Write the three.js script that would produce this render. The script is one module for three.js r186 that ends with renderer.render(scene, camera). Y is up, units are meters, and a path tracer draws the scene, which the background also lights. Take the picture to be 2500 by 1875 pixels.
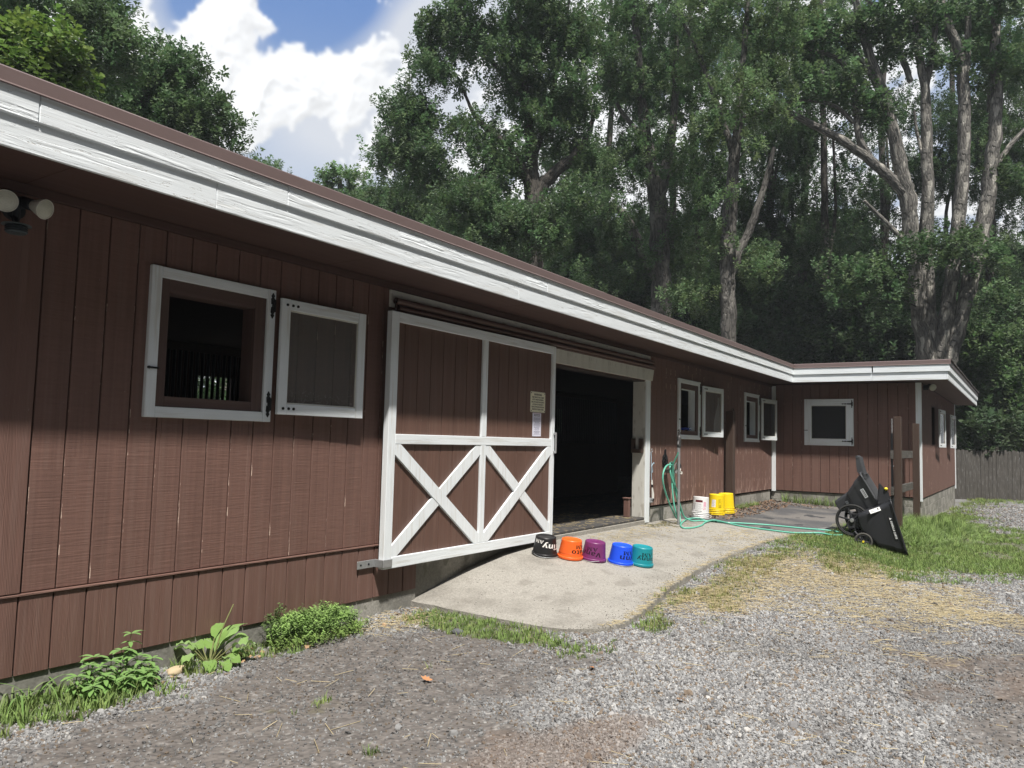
import * as THREE from 'three';
import { mergeGeometries, mergeVertices } from 'three/addons/utils/BufferGeometryUtils.js';

// ------------------------------------------------------------------ camera, sky, sun, exposure
const scene = new THREE.Scene();
const camera = new THREE.PerspectiveCamera(52.96, 4 / 3, 0.05, 600);
camera.position.set(0, 1.65, 5.08);
{
  const r = Math.PI / 180, yaw = 56.162 * r, pitch = 4.1746 * r, roll = 1.4516 * r;
  const f = new THREE.Vector3(Math.sin(yaw) * Math.cos(pitch), Math.sin(pitch), -Math.cos(yaw) * Math.cos(pitch));
  const a = new THREE.Vector3().crossVectors(f, new THREE.Vector3(0, 1, 0)).normalize();
  const b = new THREE.Vector3().crossVectors(a, f);
  const right = a.clone().multiplyScalar(Math.cos(roll)).addScaledVector(b, Math.sin(roll));
  const up = b.clone().multiplyScalar(Math.cos(roll)).addScaledVector(a, -Math.sin(roll));
  camera.quaternion.setFromRotationMatrix(new THREE.Matrix4().makeBasis(right, up, f.clone().negate()));
  camera.updateMatrixWorld();
}
const renderer = new THREE.WebGLRenderer({ antialias: true });
renderer.toneMapping = THREE.LinearToneMapping;
renderer.toneMappingExposure = 1.36;
renderer.shadowMap.enabled = true;
const SUN = new THREE.Vector3(-0.334, 0.869, 0.365).normalize();
const sun = new THREE.DirectionalLight(new THREE.Color(1.0, 0.95, 0.88), 5.0);
sun.position.copy(SUN).multiplyScalar(60).add(new THREE.Vector3(12, 0, 0));
sun.target.position.set(12, 0, 0);
sun.castShadow = true; sun.shadow.radius = 3.5; sun.shadow.mapSize.set(4096, 4096);
Object.assign(sun.shadow.camera, { left: -40, right: 40, top: 40, bottom: -40, near: 1, far: 140 });
scene.add(sun, sun.target);
scene.fog = new THREE.FogExp2(0xdfe8f2, 0.0007);

// ------------------------------------------------------------------ random numbers and noise
function rng(seed) { let s = seed >>> 0; return () => { s = (s + 0x6d2b79f5) | 0; let t = Math.imul(s ^ (s >>> 15), 1 | s); t = (t + Math.imul(t ^ (t >>> 7), 61 | t)) ^ t; return ((t ^ (t >>> 14)) >>> 0) / 4294967296; }; }
const R0 = rng(7);
const lerp = (a, b, t) => a + (b - a) * t, clamp = (x, a = 0, b = 1) => Math.min(b, Math.max(a, x));
const smooth = (a, b, x) => { const t = clamp((x - a) / (b - a)); return t * t * (3 - 2 * t); };
function table(pts, x) { if (x <= pts[0][0]) return pts[0][1]; for (let i = 1; i < pts.length; i++) if (x <= pts[i][0]) return lerp(pts[i - 1][1], pts[i][1], (x - pts[i - 1][0]) / (pts[i][0] - pts[i - 1][0])); return pts[pts.length - 1][1]; }
function hash(x, y, s = 0) { let h = Math.imul(x, 374761393) + Math.imul(y, 668265263) + Math.imul(s, 2147483647 ^ 1274126177); h = Math.imul(h ^ (h >>> 13), 1274126177); h = Math.imul(h ^ (h >>> 16), 2246822519); return ((h ^ (h >>> 15)) >>> 0) / 4294967296; }
function vn(x, y, s = 0, px = 0, py = 0) {                                    // value noise, periodic when px, py are set
  let xi = Math.floor(x), yi = Math.floor(y); const fx = x - xi, fy = y - yi;
  const u = fx * fx * (3 - 2 * fx), v = fy * fy * (3 - 2 * fy);
  let x1 = xi + 1, y1 = yi + 1;
  if (px) { xi = ((xi % px) + px) % px; x1 = ((x1 % px) + px) % px; }
  if (py) { yi = ((yi % py) + py) % py; y1 = ((y1 % py) + py) % py; }
  return lerp(lerp(hash(xi, yi, s), hash(x1, yi, s), u), lerp(hash(xi, y1, s), hash(x1, y1, s), u), v);
}
function fbm(x, y, s = 0, o = 4, px = 0, py = 0) { let a = 0, w = 0.5, t = 0; for (let i = 0; i < o; i++) { a += w * vn(x, y, s + i * 17, px, py); t += w; w *= 0.5; x *= 2; y *= 2; px *= 2; py *= 2; } return a / t; }
const enc = (c) => { c = clamp(c); return Math.round(255 * (c <= 0.0031308 ? c * 12.92 : 1.055 * Math.pow(c, 1 / 2.4) - 0.055)); };
function tex(w, h, fn, size = [1, 1]) {                                     // colour texture from linear colours
  const d = new Uint8Array(w * h * 4);
  for (let y = 0, i = 0; y < h; y++) for (let x = 0; x < w; x++, i += 4) { const c = fn((x + 0.5) / w, (y + 0.5) / h); d[i] = enc(c[0]); d[i + 1] = enc(c[1]); d[i + 2] = enc(c[2]); d[i + 3] = 255; }
  return fin(new THREE.DataTexture(d, w, h), true, size);
}
function gray(w, h, fn, size = [1, 1]) {                                    // height or roughness texture
  const d = new Uint8Array(w * h * 4);
  for (let y = 0, i = 0; y < h; y++) for (let x = 0; x < w; x++, i += 4) { d[i] = d[i + 1] = d[i + 2] = Math.round(255 * clamp(fn((x + 0.5) / w, (y + 0.5) / h))); d[i + 3] = 255; }
  return fin(new THREE.DataTexture(d, w, h), false, size);
}
function fin(t, srgb, size) { if (srgb) t.colorSpace = THREE.SRGBColorSpace; t.wrapS = t.wrapT = THREE.RepeatWrapping; t.magFilter = THREE.LinearFilter; t.minFilter = THREE.LinearMipmapLinearFilter; t.generateMipmaps = true; t.repeat.set(1 / size[0], 1 / size[1]); t.needsUpdate = true; return t; }
const mul = (c, k) => [c[0] * k, c[1] * k, c[2] * k], mix = (a, b, t) => [lerp(a[0], b[0], t), lerp(a[1], b[1], t), lerp(a[2], b[2], t)];
const col = (r, g, b) => new THREE.Color().setRGB(r, g, b);
function std(o) { const m = new THREE.MeshStandardMaterial({ roughness: 0.8, ...o }); return m; }

// ------------------------------------------------------------------ sky
{
  const W = 2048, H = 1024, data = new Float32Array(W * H * 4), rad = 180 / Math.PI;
  const billow = (x, y, s, o) => { let a = 0, w = 0.5, t = 0; for (let i = 0; i < o; i++) { a += w * (1 - Math.abs(2 * vn(x, y, s + i * 31) - 1)); t += w; w *= 0.52; x = x * 2.03 + 7.1; y = y * 2.03 + 3.7; } return a / t; };
  const g = (a, e, ca, ce, ra, re) => Math.exp(-(((a - ca) / ra) ** 2) - ((e - ce) / re) ** 2);
  const hazeAt = (a, e) => clamp(0.25 + 1.1 * (fbm(a * 0.055 + 3, e * 0.09 + 8, 90, 5) - 0.35) + 0.95 * g(a, e, 51, 26, 6, 7) + 0.35 * g(a, e, 27, 24, 5, 7) + 0.55 * g(a, e, 47.5, 27.5, 3.2, 4.5) - 1.3 * g(a, e, 39.8, 29.2, 3.6, 2.6) - 1.2 * g(a, e, 31.2, 28.5, 1.2, 1.8) + 0.55 * g(a, e, 41.5, 21.6, 5, 1.9) + 0.30 * g(a, e, 40, 18.5, 5, 2.0) + 0.4 * g(a, e, 30, 23.5, 4, 2.6));
  const dens = (a, e) => {                                                    // cumulus density; positive inside a cloud
    const wa = a + 1.3 * (fbm(a * 0.5, e * 0.5, 11, 3) - 0.5), we = e + 1.3 * (fbm(a * 0.5 + 40, e * 0.5, 12, 3) - 0.5);
    const n = billow(wa * 0.33, we * 0.42, 21, 6), big = fbm(a * 0.045 + 5, e * 0.08 + 2, 33, 3);
    let c = 0.9 * (big - 0.5) + 0.06;
    c += 0.50 * g(a, e, 37, 23.4, 8.5, 2.5) + 0.55 * g(a, e, 34.0, 27.2, 2.0, 3.4) + 0.42 * g(a, e, 43.8, 25.2, 3.6, 1.9) + 0.42 * g(a, e, 34.5, 20, 4.4, 3.0) + 0.3 * g(a, e, 28, 22, 3, 4);
    c -= 0.75 * g(a, e, 39.6, 29.6, 3.4, 2.6) + 0.5 * g(a, e, 41.5, 19.6, 3.0, 2.4) + 0.4 * g(a, e, 31.2, 28.6, 1.4, 1.8) + 0.3 * g(a, e, 51, 25, 5, 7);
    return c + 1.05 * (n - 0.60);
  };
  for (let y = 0; y < H; y++) {
    const el = ((y + 0.5) / H - 0.5) * 180;
    for (let x = 0; x < W; x++) {
      const th = ((x + 0.5) / W - 0.5) * 2 * Math.PI;                           // atan2(z, x)
      let az = Math.atan2(Math.cos(th), -Math.sin(th)) * rad;                   // 0 along -z, 90 along +x
      if (az < -90) az += 360;
      const e = Math.max(el, 0), i = (y * W + x) * 4;
      const up = smooth(4, 50, e);
      let c = mix([0.46, 0.60, 0.82], [0.10, 0.255, 0.66], up * 0.62 + 0.38 * smooth(18, 30, e));
      const ae = az * Math.cos(Math.min(e, 75) / rad) / Math.cos(25 / rad);
      const hz = hazeAt(ae, e); c = mix(c, [0.86, 0.895, 0.96], hz * 0.92);
      const d = dens(ae, e);
      const al = smooth(0.0, 0.075, d);
      if (al > 0) {
        const k = 0.22, lit = clamp(0.55 + 1.9 * (d - dens(ae - k, e + k * 1.3)));   // brighter on the flanks turned up and toward the sun
        const body = 0.72 + 0.30 * lit + 0.10 * smooth(0.1, 0.5, d) - 0.20 * smooth(0.25, 0.8, d) * smooth(0.55, 0.2, lit);
        c = mix(c, mul([0.975, 0.99, 1.01], body * 1.27), al);
      }
      const k = 0.64;
      data[i] = c[0] * k; data[i + 1] = c[1] * k; data[i + 2] = c[2] * k; data[i + 3] = 1;
    }
  }
  const t = new THREE.DataTexture(data, W, H, THREE.RGBAFormat, THREE.FloatType);
  t.mapping = THREE.EquirectangularReflectionMapping; t.magFilter = t.minFilter = THREE.LinearFilter; t.needsUpdate = true;
  scene.background = t; scene.environment = t; scene.backgroundIntensity = 1.0; scene.environmentIntensity = 1.0;
}

// ------------------------------------------------------------------ naming and building helpers
const used = {};
function numbered(n) { used[n] = (used[n] ?? -1) + 1; return used[n] ? n + '_' + String(used[n]).padStart(3, '0') : n; }
function thing(name, label, category, [x, y, z] = [0, 0, 0], turn = 0, group) {
  const o = new THREE.Group(); o.name = numbered(name); scene.add(o); o.position.set(x, y, z); o.rotation.y = turn; o.userData = { label, category }; if (group) o.userData.group = group; return o;
}
function tag(o, label, category, group) { o.userData.label = label; if (category) o.userData.category = category; if (group) o.userData.group = group; return o; }
function put(name, geo, m, parent, label) {
  const o = new THREE.Mesh(geo, m); const top = !parent; o.name = top ? numbered(name) : name; o.castShadow = o.receiveShadow = true; (parent ?? scene).add(o); if (label) o.userData.label = label; return o;
}
function part(name, parent, label) { const g = new THREE.Group(); g.name = name; parent.add(g); if (label) g.userData.label = label; return g; }
const merge = (list) => { const l = list.map((g) => { const k = g.index ? g.toNonIndexed() : g; for (const a of Object.keys(k.attributes)) if (!['position', 'normal', 'uv'].includes(a)) k.deleteAttribute(a); return k; }); return mergeGeometries(l); };
function kind(o, k) { o.userData.kind = k; return o; }

// a box with chamfered edges; uv in metres, turned so that the grain runs along `grain` ('x', 'y' or 'z')
function box(x0, x1, y0, y1, z0, z1, c = 0.003, grain = 'y', du = 0, dv = 0) {
  const P = [], N = [], U = [], lo = [x0, y0, z0], hi = [x1, y1, z1]; c = Math.min(c, (x1 - x0) / 3, (y1 - y0) / 3, (z1 - z0) / 3);
  const at = (s, ax) => [0, 1, 2].map((k) => (s[k] > 0 ? hi[k] : lo[k]) - (k === ax ? 0 : s[k] * c));
  const ga = { x: 0, y: 1, z: 2 }[grain];
  const tri = (a, b, d, n, fa) => {
    const e1 = b.map((v, i) => v - a[i]), e2 = d.map((v, i) => v - a[i]);
    const cr = [e1[1] * e2[2] - e1[2] * e2[1], e1[2] * e2[0] - e1[0] * e2[2], e1[0] * e2[1] - e1[1] * e2[0]];
    if (cr[0] * n[0] + cr[1] * n[1] + cr[2] * n[2] < 0) [b, d] = [d, b];
    const l = Math.hypot(...n);
    for (const q of [a, b, d]) {
      P.push(...q); N.push(n[0] / l, n[1] / l, n[2] / l);
      const others = [0, 1, 2].filter((k) => k !== fa), v = fa === ga ? others[1] : ga, u = others.find((k) => k !== v);
      U.push(q[u] + du, q[v] + dv);
    }
  };
  for (let ax = 0; ax < 3; ax++) for (const s of [-1, 1]) {
    const [b, d] = [(ax + 1) % 3, (ax + 2) % 3], v = (p, q) => { const k = [0, 0, 0]; k[ax] = s; k[b] = p; k[d] = q; return at(k, ax); }, n = [0, 0, 0]; n[ax] = s;
    tri(v(-1, -1), v(1, -1), v(1, 1), n, ax); tri(v(-1, -1), v(1, 1), v(-1, 1), n, ax);
    if (!c) continue;
    for (const t of [-1, 1]) {                                                // edges between faces ax and b
      const e = (f, w) => { const k = [0, 0, 0]; k[ax] = s; k[b] = t; k[d] = w; return at(k, f); }, m = [0, 0, 0]; m[ax] = s; m[b] = t;
      tri(e(ax, -1), e(b, -1), e(b, 1), m, ax); tri(e(ax, -1), e(b, 1), e(ax, 1), m, ax);
    }
  }
  if (c) for (const i of [-1, 1]) for (const j of [-1, 1]) for (const k of [-1, 1]) { const s = [i, j, k]; tri(at(s, 0), at(s, 1), at(s, 2), s, 0); }
  const g = new THREE.BufferGeometry();
  g.setAttribute('position', new THREE.Float32BufferAttribute(P, 3)); g.setAttribute('normal', new THREE.Float32BufferAttribute(N, 3)); g.setAttribute('uv', new THREE.Float32BufferAttribute(U, 2));
  return g;
}
// an upright prism: polygon in (x, y), from z0 to z1, with uv in metres
function prism(pts, z0, z1) {
  const s = new THREE.Shape(pts.map((p) => new THREE.Vector2(p[0], p[1]))), g = new THREE.ExtrudeGeometry(s, { depth: z1 - z0, bevelEnabled: false });
  g.translate(0, 0, z0); return g;
}
// a tube of varying radius through points [x, y, z, r]; uv in metres
function tube(pts, sides = 8, cap = true, k = 1) {
  const P = [], N = [], U = [], I = [], n = pts.length; let up = new THREE.Vector3(0.3, 0.2, 1).normalize(), len = 0;
  const V = pts.map((p) => new THREE.Vector3(p[0], p[1], p[2]));
  for (let i = 0; i < n; i++) {
    const t = new THREE.Vector3().subVectors(V[Math.min(n - 1, i + 1)], V[Math.max(0, i - 1)]).normalize();
    const a = new THREE.Vector3().crossVectors(t, up); if (a.lengthSq() < 1e-4) a.crossVectors(t, new THREE.Vector3(1, 0, 0)); a.normalize(); const b = new THREE.Vector3().crossVectors(a, t).normalize(); up = b;
    if (i) len += V[i].distanceTo(V[i - 1]);
    const r = pts[i][3];
    for (let j = 0; j <= sides; j++) {
      const q = (j / sides) * Math.PI * 2, c = Math.cos(q), s = Math.sin(q), rr = r * (k === 1 ? 1 : 1 + k * (hash(j % sides, i >> 1, n) - 0.5));
      const nx = a.x * c + b.x * s, ny = a.y * c + b.y * s, nz = a.z * c + b.z * s;
      P.push(V[i].x + nx * rr, V[i].y + ny * rr, V[i].z + nz * rr); N.push(nx, ny, nz); U.push((j / sides) * Math.max(0.25, Math.round(6.28 * pts[0][3] * 4) / 4), len);
    }
    if (i) for (let j = 0; j < sides; j++) { const p = (i - 1) * (sides + 1) + j, q = p + sides + 1; I.push(p, q, p + 1, p + 1, q, q + 1); }
  }
  if (cap) for (const [i, sgn] of [[0, -1], [n - 1, 1]]) {
    const t = new THREE.Vector3().subVectors(V[Math.min(n - 1, i + 1)], V[Math.max(0, i - 1)]).normalize().multiplyScalar(sgn), base = P.length / 3;
    P.push(V[i].x, V[i].y, V[i].z); N.push(t.x, t.y, t.z); U.push(0, 0);
    for (let j = 0; j <= sides; j++) { const p = (i * (sides + 1) + j) * 3; P.push(P[p], P[p + 1], P[p + 2]); N.push(t.x, t.y, t.z); U.push(0, 0); }
    for (let j = 0; j < sides; j++) sgn < 0 ? I.push(base, base + 1 + j, base + 2 + j) : I.push(base, base + 2 + j, base + 1 + j);
  }
  const g = new THREE.BufferGeometry();
  g.setAttribute('position', new THREE.Float32BufferAttribute(P, 3)); g.setAttribute('normal', new THREE.Float32BufferAttribute(N, 3)); g.setAttribute('uv', new THREE.Float32BufferAttribute(U, 2)); g.setIndex(I);
  return g;
}
function curve(pts, n, r) { const c = new THREE.CatmullRomCurve3(pts.map((p) => new THREE.Vector3(p[0], p[1], p[2])), false, 'centripetal'); return c.getPoints(n).map((p) => [p.x, p.y, p.z, r]); }
const cyl = (r0, r1, h, x, y, z, s = 16) => { const g = new THREE.CylinderGeometry(r0, r1, h, s); g.translate(x, y, z); return g; };
const lathe = (p, s = 40) => new THREE.LatheGeometry(p.map((q) => new THREE.Vector2(q[0], q[1])), s);
// where the line of sight through a point of the photograph (2500 x 1875) lies at a forward distance: used to plan the trees
const FWD = new THREE.Vector3(), RGT = new THREE.Vector3(), UPV = new THREE.Vector3(); camera.matrixWorld.extractBasis(RGT, UPV, FWD); FWD.negate();
function at(px, py, d) { const v = camera.position.clone().addScaledVector(FWD, d).addScaledVector(RGT, ((px - 1250) / 1882.1) * d).addScaledVector(UPV, (-(py - 937.5) / 1882.1) * d); return [v.x, v.y, v.z]; }

// ------------------------------------------------------------------ procedural materials
// siding: four columns of 0.25 m in one texture of 1 m x 2.6 m; boards pick a column
const BROWN = [0.150, 0.081, 0.064];
function sidingColour(peel) {
  return tex(1024, 1024, (u, v) => {
    const c4 = Math.floor(u * 4), lu = (u * 4 - c4) * 0.25, y = v * 2.6;
    let k = 1 + 0.34 * (fbm(u * 60, v * 2.2, 3 + c4, 4, 60, 0) - 0.5) + 0.22 * (fbm(u * 16, v * 7, 9, 3, 16, 7) - 0.5);
    k *= 1 + 0.10 * (vn(u * 6, v * 190, 21, 6, 190) - 0.5) + 0.10 * (vn(u * 40, v * 420, 22, 40, 420) - 0.5);
    let c = mul(BROWN, k);
    c = mix(c, [0.185, 0.115, 0.094], 0.30 * smooth(0.52, 0.75, fbm(u * 30, v * 1.6, 44, 4, 30, 0)));     // weathered, faded streaks
    const edge = Math.min(lu - 0.0226, 0.2166 - lu);
    const chip = vn(u * 400, v * 70, 61, 400, 70) * 0.5 + vn(u * 80, v * 14, 62, 80, 14) * 0.5;
    if (edge < 0.0035 && chip > (peel ? 0.73 : 0.79)) c = [0.52, 0.40, 0.33];                             // bare wood along the grooves
    if (vn(u * 260, v * 330, 63, 260, 330) > 0.985) c = mix(c, [0.5, 0.42, 0.36], 0.6);
    if (peel) {
      const low = smooth(0.6, 0.0, y) * 0.9 + smooth(1.5, 0.3, y) * 0.16;
      const p = fbm(u * 70, v * 9, 71, 4, 70, 0);
      if (p > 0.84 - 0.24 * low && low > 0.05) c = mix([0.55, 0.43, 0.36], [0.36, 0.2, 0.16], vn(u * 300, v * 60, 5));
      const thin = vn(u * 190, v * 5.5, 72, 190, 0); if (thin > 0.982 - 0.03 * low && low > 0.02 && vn(u * 60, v * 40, 73) > 0.45) c = [0.5, 0.38, 0.31];
    }
    return c;
  }, [1, 2.6]);
}
const kerf = gray(1024, 1024, (u, v) => 0.5 + 0.34 * (vn(u * 4, v * 210, 21, 4, 210) - 0.5) + 0.6 * (vn(u * 7, v * 430, 22, 7, 430) - 0.5) + 0.28 * (fbm(u * 120, v * 90, 23, 2, 120, 90) - 0.5), [1, 2.6]);
const siding = std({ map: sidingColour(false), bumpMap: kerf, bumpScale: 0.0015, roughness: 0.72 });
const sidingPeel = std({ map: sidingColour(true), bumpMap: kerf, bumpScale: 0.0013, roughness: 0.75 });
// plainer grained plywood (lower course, trim, sliding door, posts)
const ring = (u, v, s) => { const c = Math.floor(u * 4), x = (u * 4 - c - 0.5) * 0.25, y = v * 2.6; const w = x * 26 + 0.9 * (fbm(u * 5, v * 3, s, 3) - 0.5); const q = Math.sqrt(w * w + 0.02) * 5 + y * 3.4 * (0.6 + 0.4 * hash(c, 3, s)) + 3.2 * fbm(u * 8 + c, v * 3, s + 4, 3); return q - Math.floor(q); };
const grainBump = gray(1024, 1024, (u, v) => 0.5 + 0.34 * (Math.abs(ring(u, v, 5) * 2 - 1) - 0.5) + 0.4 * (fbm(u * 170, v * 24, 25, 3, 170, 24) - 0.5), [1, 2.6]);
const grainColour = tex(1024, 512, (u, v) => {
  let k = 1 + 0.30 * (fbm(u * 80, v * 5, 13, 4, 80, 5) - 0.5) + 0.25 * (fbm(u * 9, v * 9, 19, 3, 9, 9) - 0.5) + 0.10 * (Math.abs(ring(u, v, 5) * 2 - 1) - 0.5);
  let c = mul(BROWN, k); c = mix(c, [0.205, 0.13, 0.108], 0.3 * smooth(0.5, 0.72, fbm(u * 26, v * 3, 48, 4, 26, 3)));
  if (vn(u * 260, v * 260, 64, 260, 260) > 0.988) c = mix(c, [0.5, 0.42, 0.36], 0.55);
  return c;
}, [1, 2.6]);
const plywood = std({ map: grainColour, bumpMap: grainBump, bumpScale: 0.004, roughness: 0.7 });
const doorBrown = std({ map: grainColour, color: col(0.80, 0.80, 0.76), bumpMap: grainBump, bumpScale: 0.0012, roughness: 0.6 });
const soffitBrown = std({ map: grainColour, color: col(0.50, 0.47, 0.48), bumpMap: grainBump, bumpScale: 0.001, roughness: 0.7 });  // brown lowered further so the colour carries some of the eave shade
const postBrown = std({ map: grainColour, color: col(0.40, 0.44, 0.40), bumpMap: grainBump, bumpScale: 0.004, roughness: 0.85 });
const innerBrown = std({ map: grainColour, color: col(0.62, 0.66, 0.70), bumpMap: grainBump, bumpScale: 0.001, roughness: 0.65 });
const grooveBrown = std({ map: grainColour, color: col(0.42, 0.38, 0.37), roughness: 0.9 });
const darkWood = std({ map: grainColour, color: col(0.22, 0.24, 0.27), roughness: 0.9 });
// white paint on timber
const whitePaint = (wear, s, rel) => {
  const crack = (u, v) => { const n = fbm(u * 14, v * 5, s, 5, 14, 5), r = Math.abs(n - 0.5) * 2; return r; };
  return std({
    map: tex(512, 1024, (u, v) => {
      let c = mul([0.775, 0.82, 0.85], 1 + 0.12 * (fbm(u * 8, v * 6, s + 3, 4, 8, 6) - 0.5) + 0.06 * (fbm(u * 90, v * 8, s + 5, 2, 90, 8) - 0.5));
      c = mix(c, [0.56, 0.55, 0.51], 0.45 * smooth(0.58, 0.80, fbm(u * 20, v * 5, s + 7, 5, 20, 5)));          // grime
      if (wear > 0.5 && crack(u, v) < 0.006 * wear && fbm(u * 6, v * 5, s + 9, 3, 6, 5) > 0.52) c = [0.32, 0.29, 0.25];
      const sp = vn(u * 150, v * 190, s + 11, 150, 190); if (sp > 0.985) c = mix(c, [0.35, 0.30, 0.25], 0.6);
      return c;
    }, [0.5, 2]),
    bumpMap: gray(512, 1024, (u, v) => 0.5 + 0.12 * (fbm(u * 120, v * 10, s + 13, 2, 120, 10) - 0.5) + rel * (smooth(0.03, 0.16, Math.abs(fbm(u * 12, v * 4, s, 5, 12, 4) - 0.52)) - 0.5) * smooth(0.42, 0.56, fbm(u * 5, v * 4, s + 21, 3, 5, 4)) - 0.35 * (crack(u, v) < 0.008 * wear ? 1 : 0), [0.5, 2]),
    bumpScale: 0.004 + 0.006 * rel, roughness: 0.5,
  });
};
const white = whitePaint(0.4, 101, 0.1), whiteLow = whitePaint(0.8, 131, 0.25), whiteBlister = whitePaint(0.9, 161, 0.5);
const greyWhite = std({ map: tex(512, 512, (u, v) => { let c = mul([0.60, 0.595, 0.55], 1 + 0.25 * (fbm(u * 7, v * 4, 201, 5, 7, 4) - 0.5)); c = mix(c, [0.30, 0.27, 0.22], 0.5 * smooth(0.58, 0.8, fbm(u * 14, v * 9, 205, 5, 14, 9))); if (vn(u * 90, v * 70, 209, 90, 70) > 0.97) c = mix(c, [0.25, 0.22, 0.18], 0.5); return c; }, [0.6, 1.2]), roughness: 0.6 });
const dripMetal = std({ map: tex(512, 256, (u, v) => mul([0.175, 0.128, 0.122], 1 + 0.10 * (fbm(u * 12, v * 8, 301, 4, 12, 8) - 0.5) + 0.03 * (vn(u * 120, v * 90, 303, 120, 90) - 0.5)), [2, 0.5]), roughness: 0.42, metalness: 0.15 });
const galv = std({ map: tex(256, 256, (u, v) => mul([0.42, 0.43, 0.44], 1 + 0.25 * (fbm(u * 12, v * 12, 311, 3, 12, 12) - 0.5)), [0.3, 0.3]), metalness: 0.7, roughness: 0.5 });
const blackIron = std({ color: col(0.012, 0.013, 0.015), roughness: 0.5, metalness: 0.3 });
const bronze = std({ color: col(0.05, 0.036, 0.03), roughness: 0.55, metalness: 0.3 });
// concrete and blocks
const concrete = std({
  map: tex(1024, 1024, (u, v) => {
    const f = fbm(u * 5, v * 5, 401, 5, 5, 5), a = vn(u * 150, v * 150, 405, 150, 150), b = vn(u * 300, v * 300, 407, 300, 300);
    let c = mix([0.225, 0.212, 0.187], [0.30, 0.285, 0.255], smooth(0.35, 0.65, f)); c = mul(c, 1 + 0.30 * (a - 0.5) + 0.36 * (b - 0.5));
    if (a > 0.88) c = mix(c, [0.15, 0.14, 0.125], 0.6); if (b < 0.10) c = mix(c, [0.42, 0.39, 0.345], 0.6);
    c = mix(c, [0.16, 0.145, 0.125], 0.45 * smooth(0.60, 0.78, fbm(u * 9, v * 9, 411, 5, 9, 9)));
    return c;
  }, [2.2, 2.2]),
  bumpMap: gray(1024, 1024, (u, v) => 0.5 + 0.5 * (vn(u * 220, v * 220, 405, 220, 220) - 0.5) + 0.4 * (fbm(u * 40, v * 40, 415, 3, 40, 40) - 0.5), [2.2, 2.2]), bumpScale: 0.006, roughness: 0.92,
});
const foundationGrey = std({
  map: tex(512, 512, (u, v) => { const f = fbm(u * 6, v * 6, 421, 5, 6, 6); let c = mix([0.19, 0.185, 0.165], [0.31, 0.30, 0.27], smooth(0.35, 0.65, f)); c = mul(c, 1 + 0.3 * (vn(u * 120, v * 120, 423, 120, 120) - 0.5)); if (fbm(u * 8, v * 14, 427, 4, 8, 14) > 0.66) c = mix(c, [0.13, 0.13, 0.10], 0.6); return c; }, [1.6, 1.6]),
  bumpMap: gray(512, 512, (u, v) => 0.5 + 0.6 * (fbm(u * 60, v * 60, 429, 4, 60, 60) - 0.5), [1.6, 1.6]), bumpScale: 0.006, roughness: 0.95,
});
const asphalt = std({
  map: tex(1024, 1024, (u, v) => { const f = fbm(u * 6, v * 4, 431, 5, 6, 4); let c = mix([0.075, 0.075, 0.078], [0.15, 0.14, 0.13], smooth(0.38, 0.68, f)); c = mul(c, 1 + 0.4 * (vn(u * 200, v * 200, 433, 200, 200) - 0.5)); if (fbm(u * 5, v * 10, 437, 4, 5, 10) > 0.67) c = mul([0.045, 0.045, 0.048], 1); return c; }, [3, 3]),
  bumpMap: gray(512, 512, (u, v) => 0.5 + 0.6 * (fbm(u * 80, v * 80, 439, 3, 80, 80) - 0.5), [1.5, 1.5]), bumpScale: 0.006, roughness: 0.85,
});
const rubberMat = std({ map: tex(512, 512, (u, v) => { let c = mul([0.055, 0.053, 0.052], 1 + 0.5 * (fbm(u * 9, v * 9, 441, 4, 9, 9) - 0.5)); const s = fbm(u * 14, v * 30, 443, 4, 14, 30); if (s > 0.64) c = mix(c, [0.22, 0.18, 0.12], 0.75); return c; }, [1.4, 1.4]), roughness: 0.8 });
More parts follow.
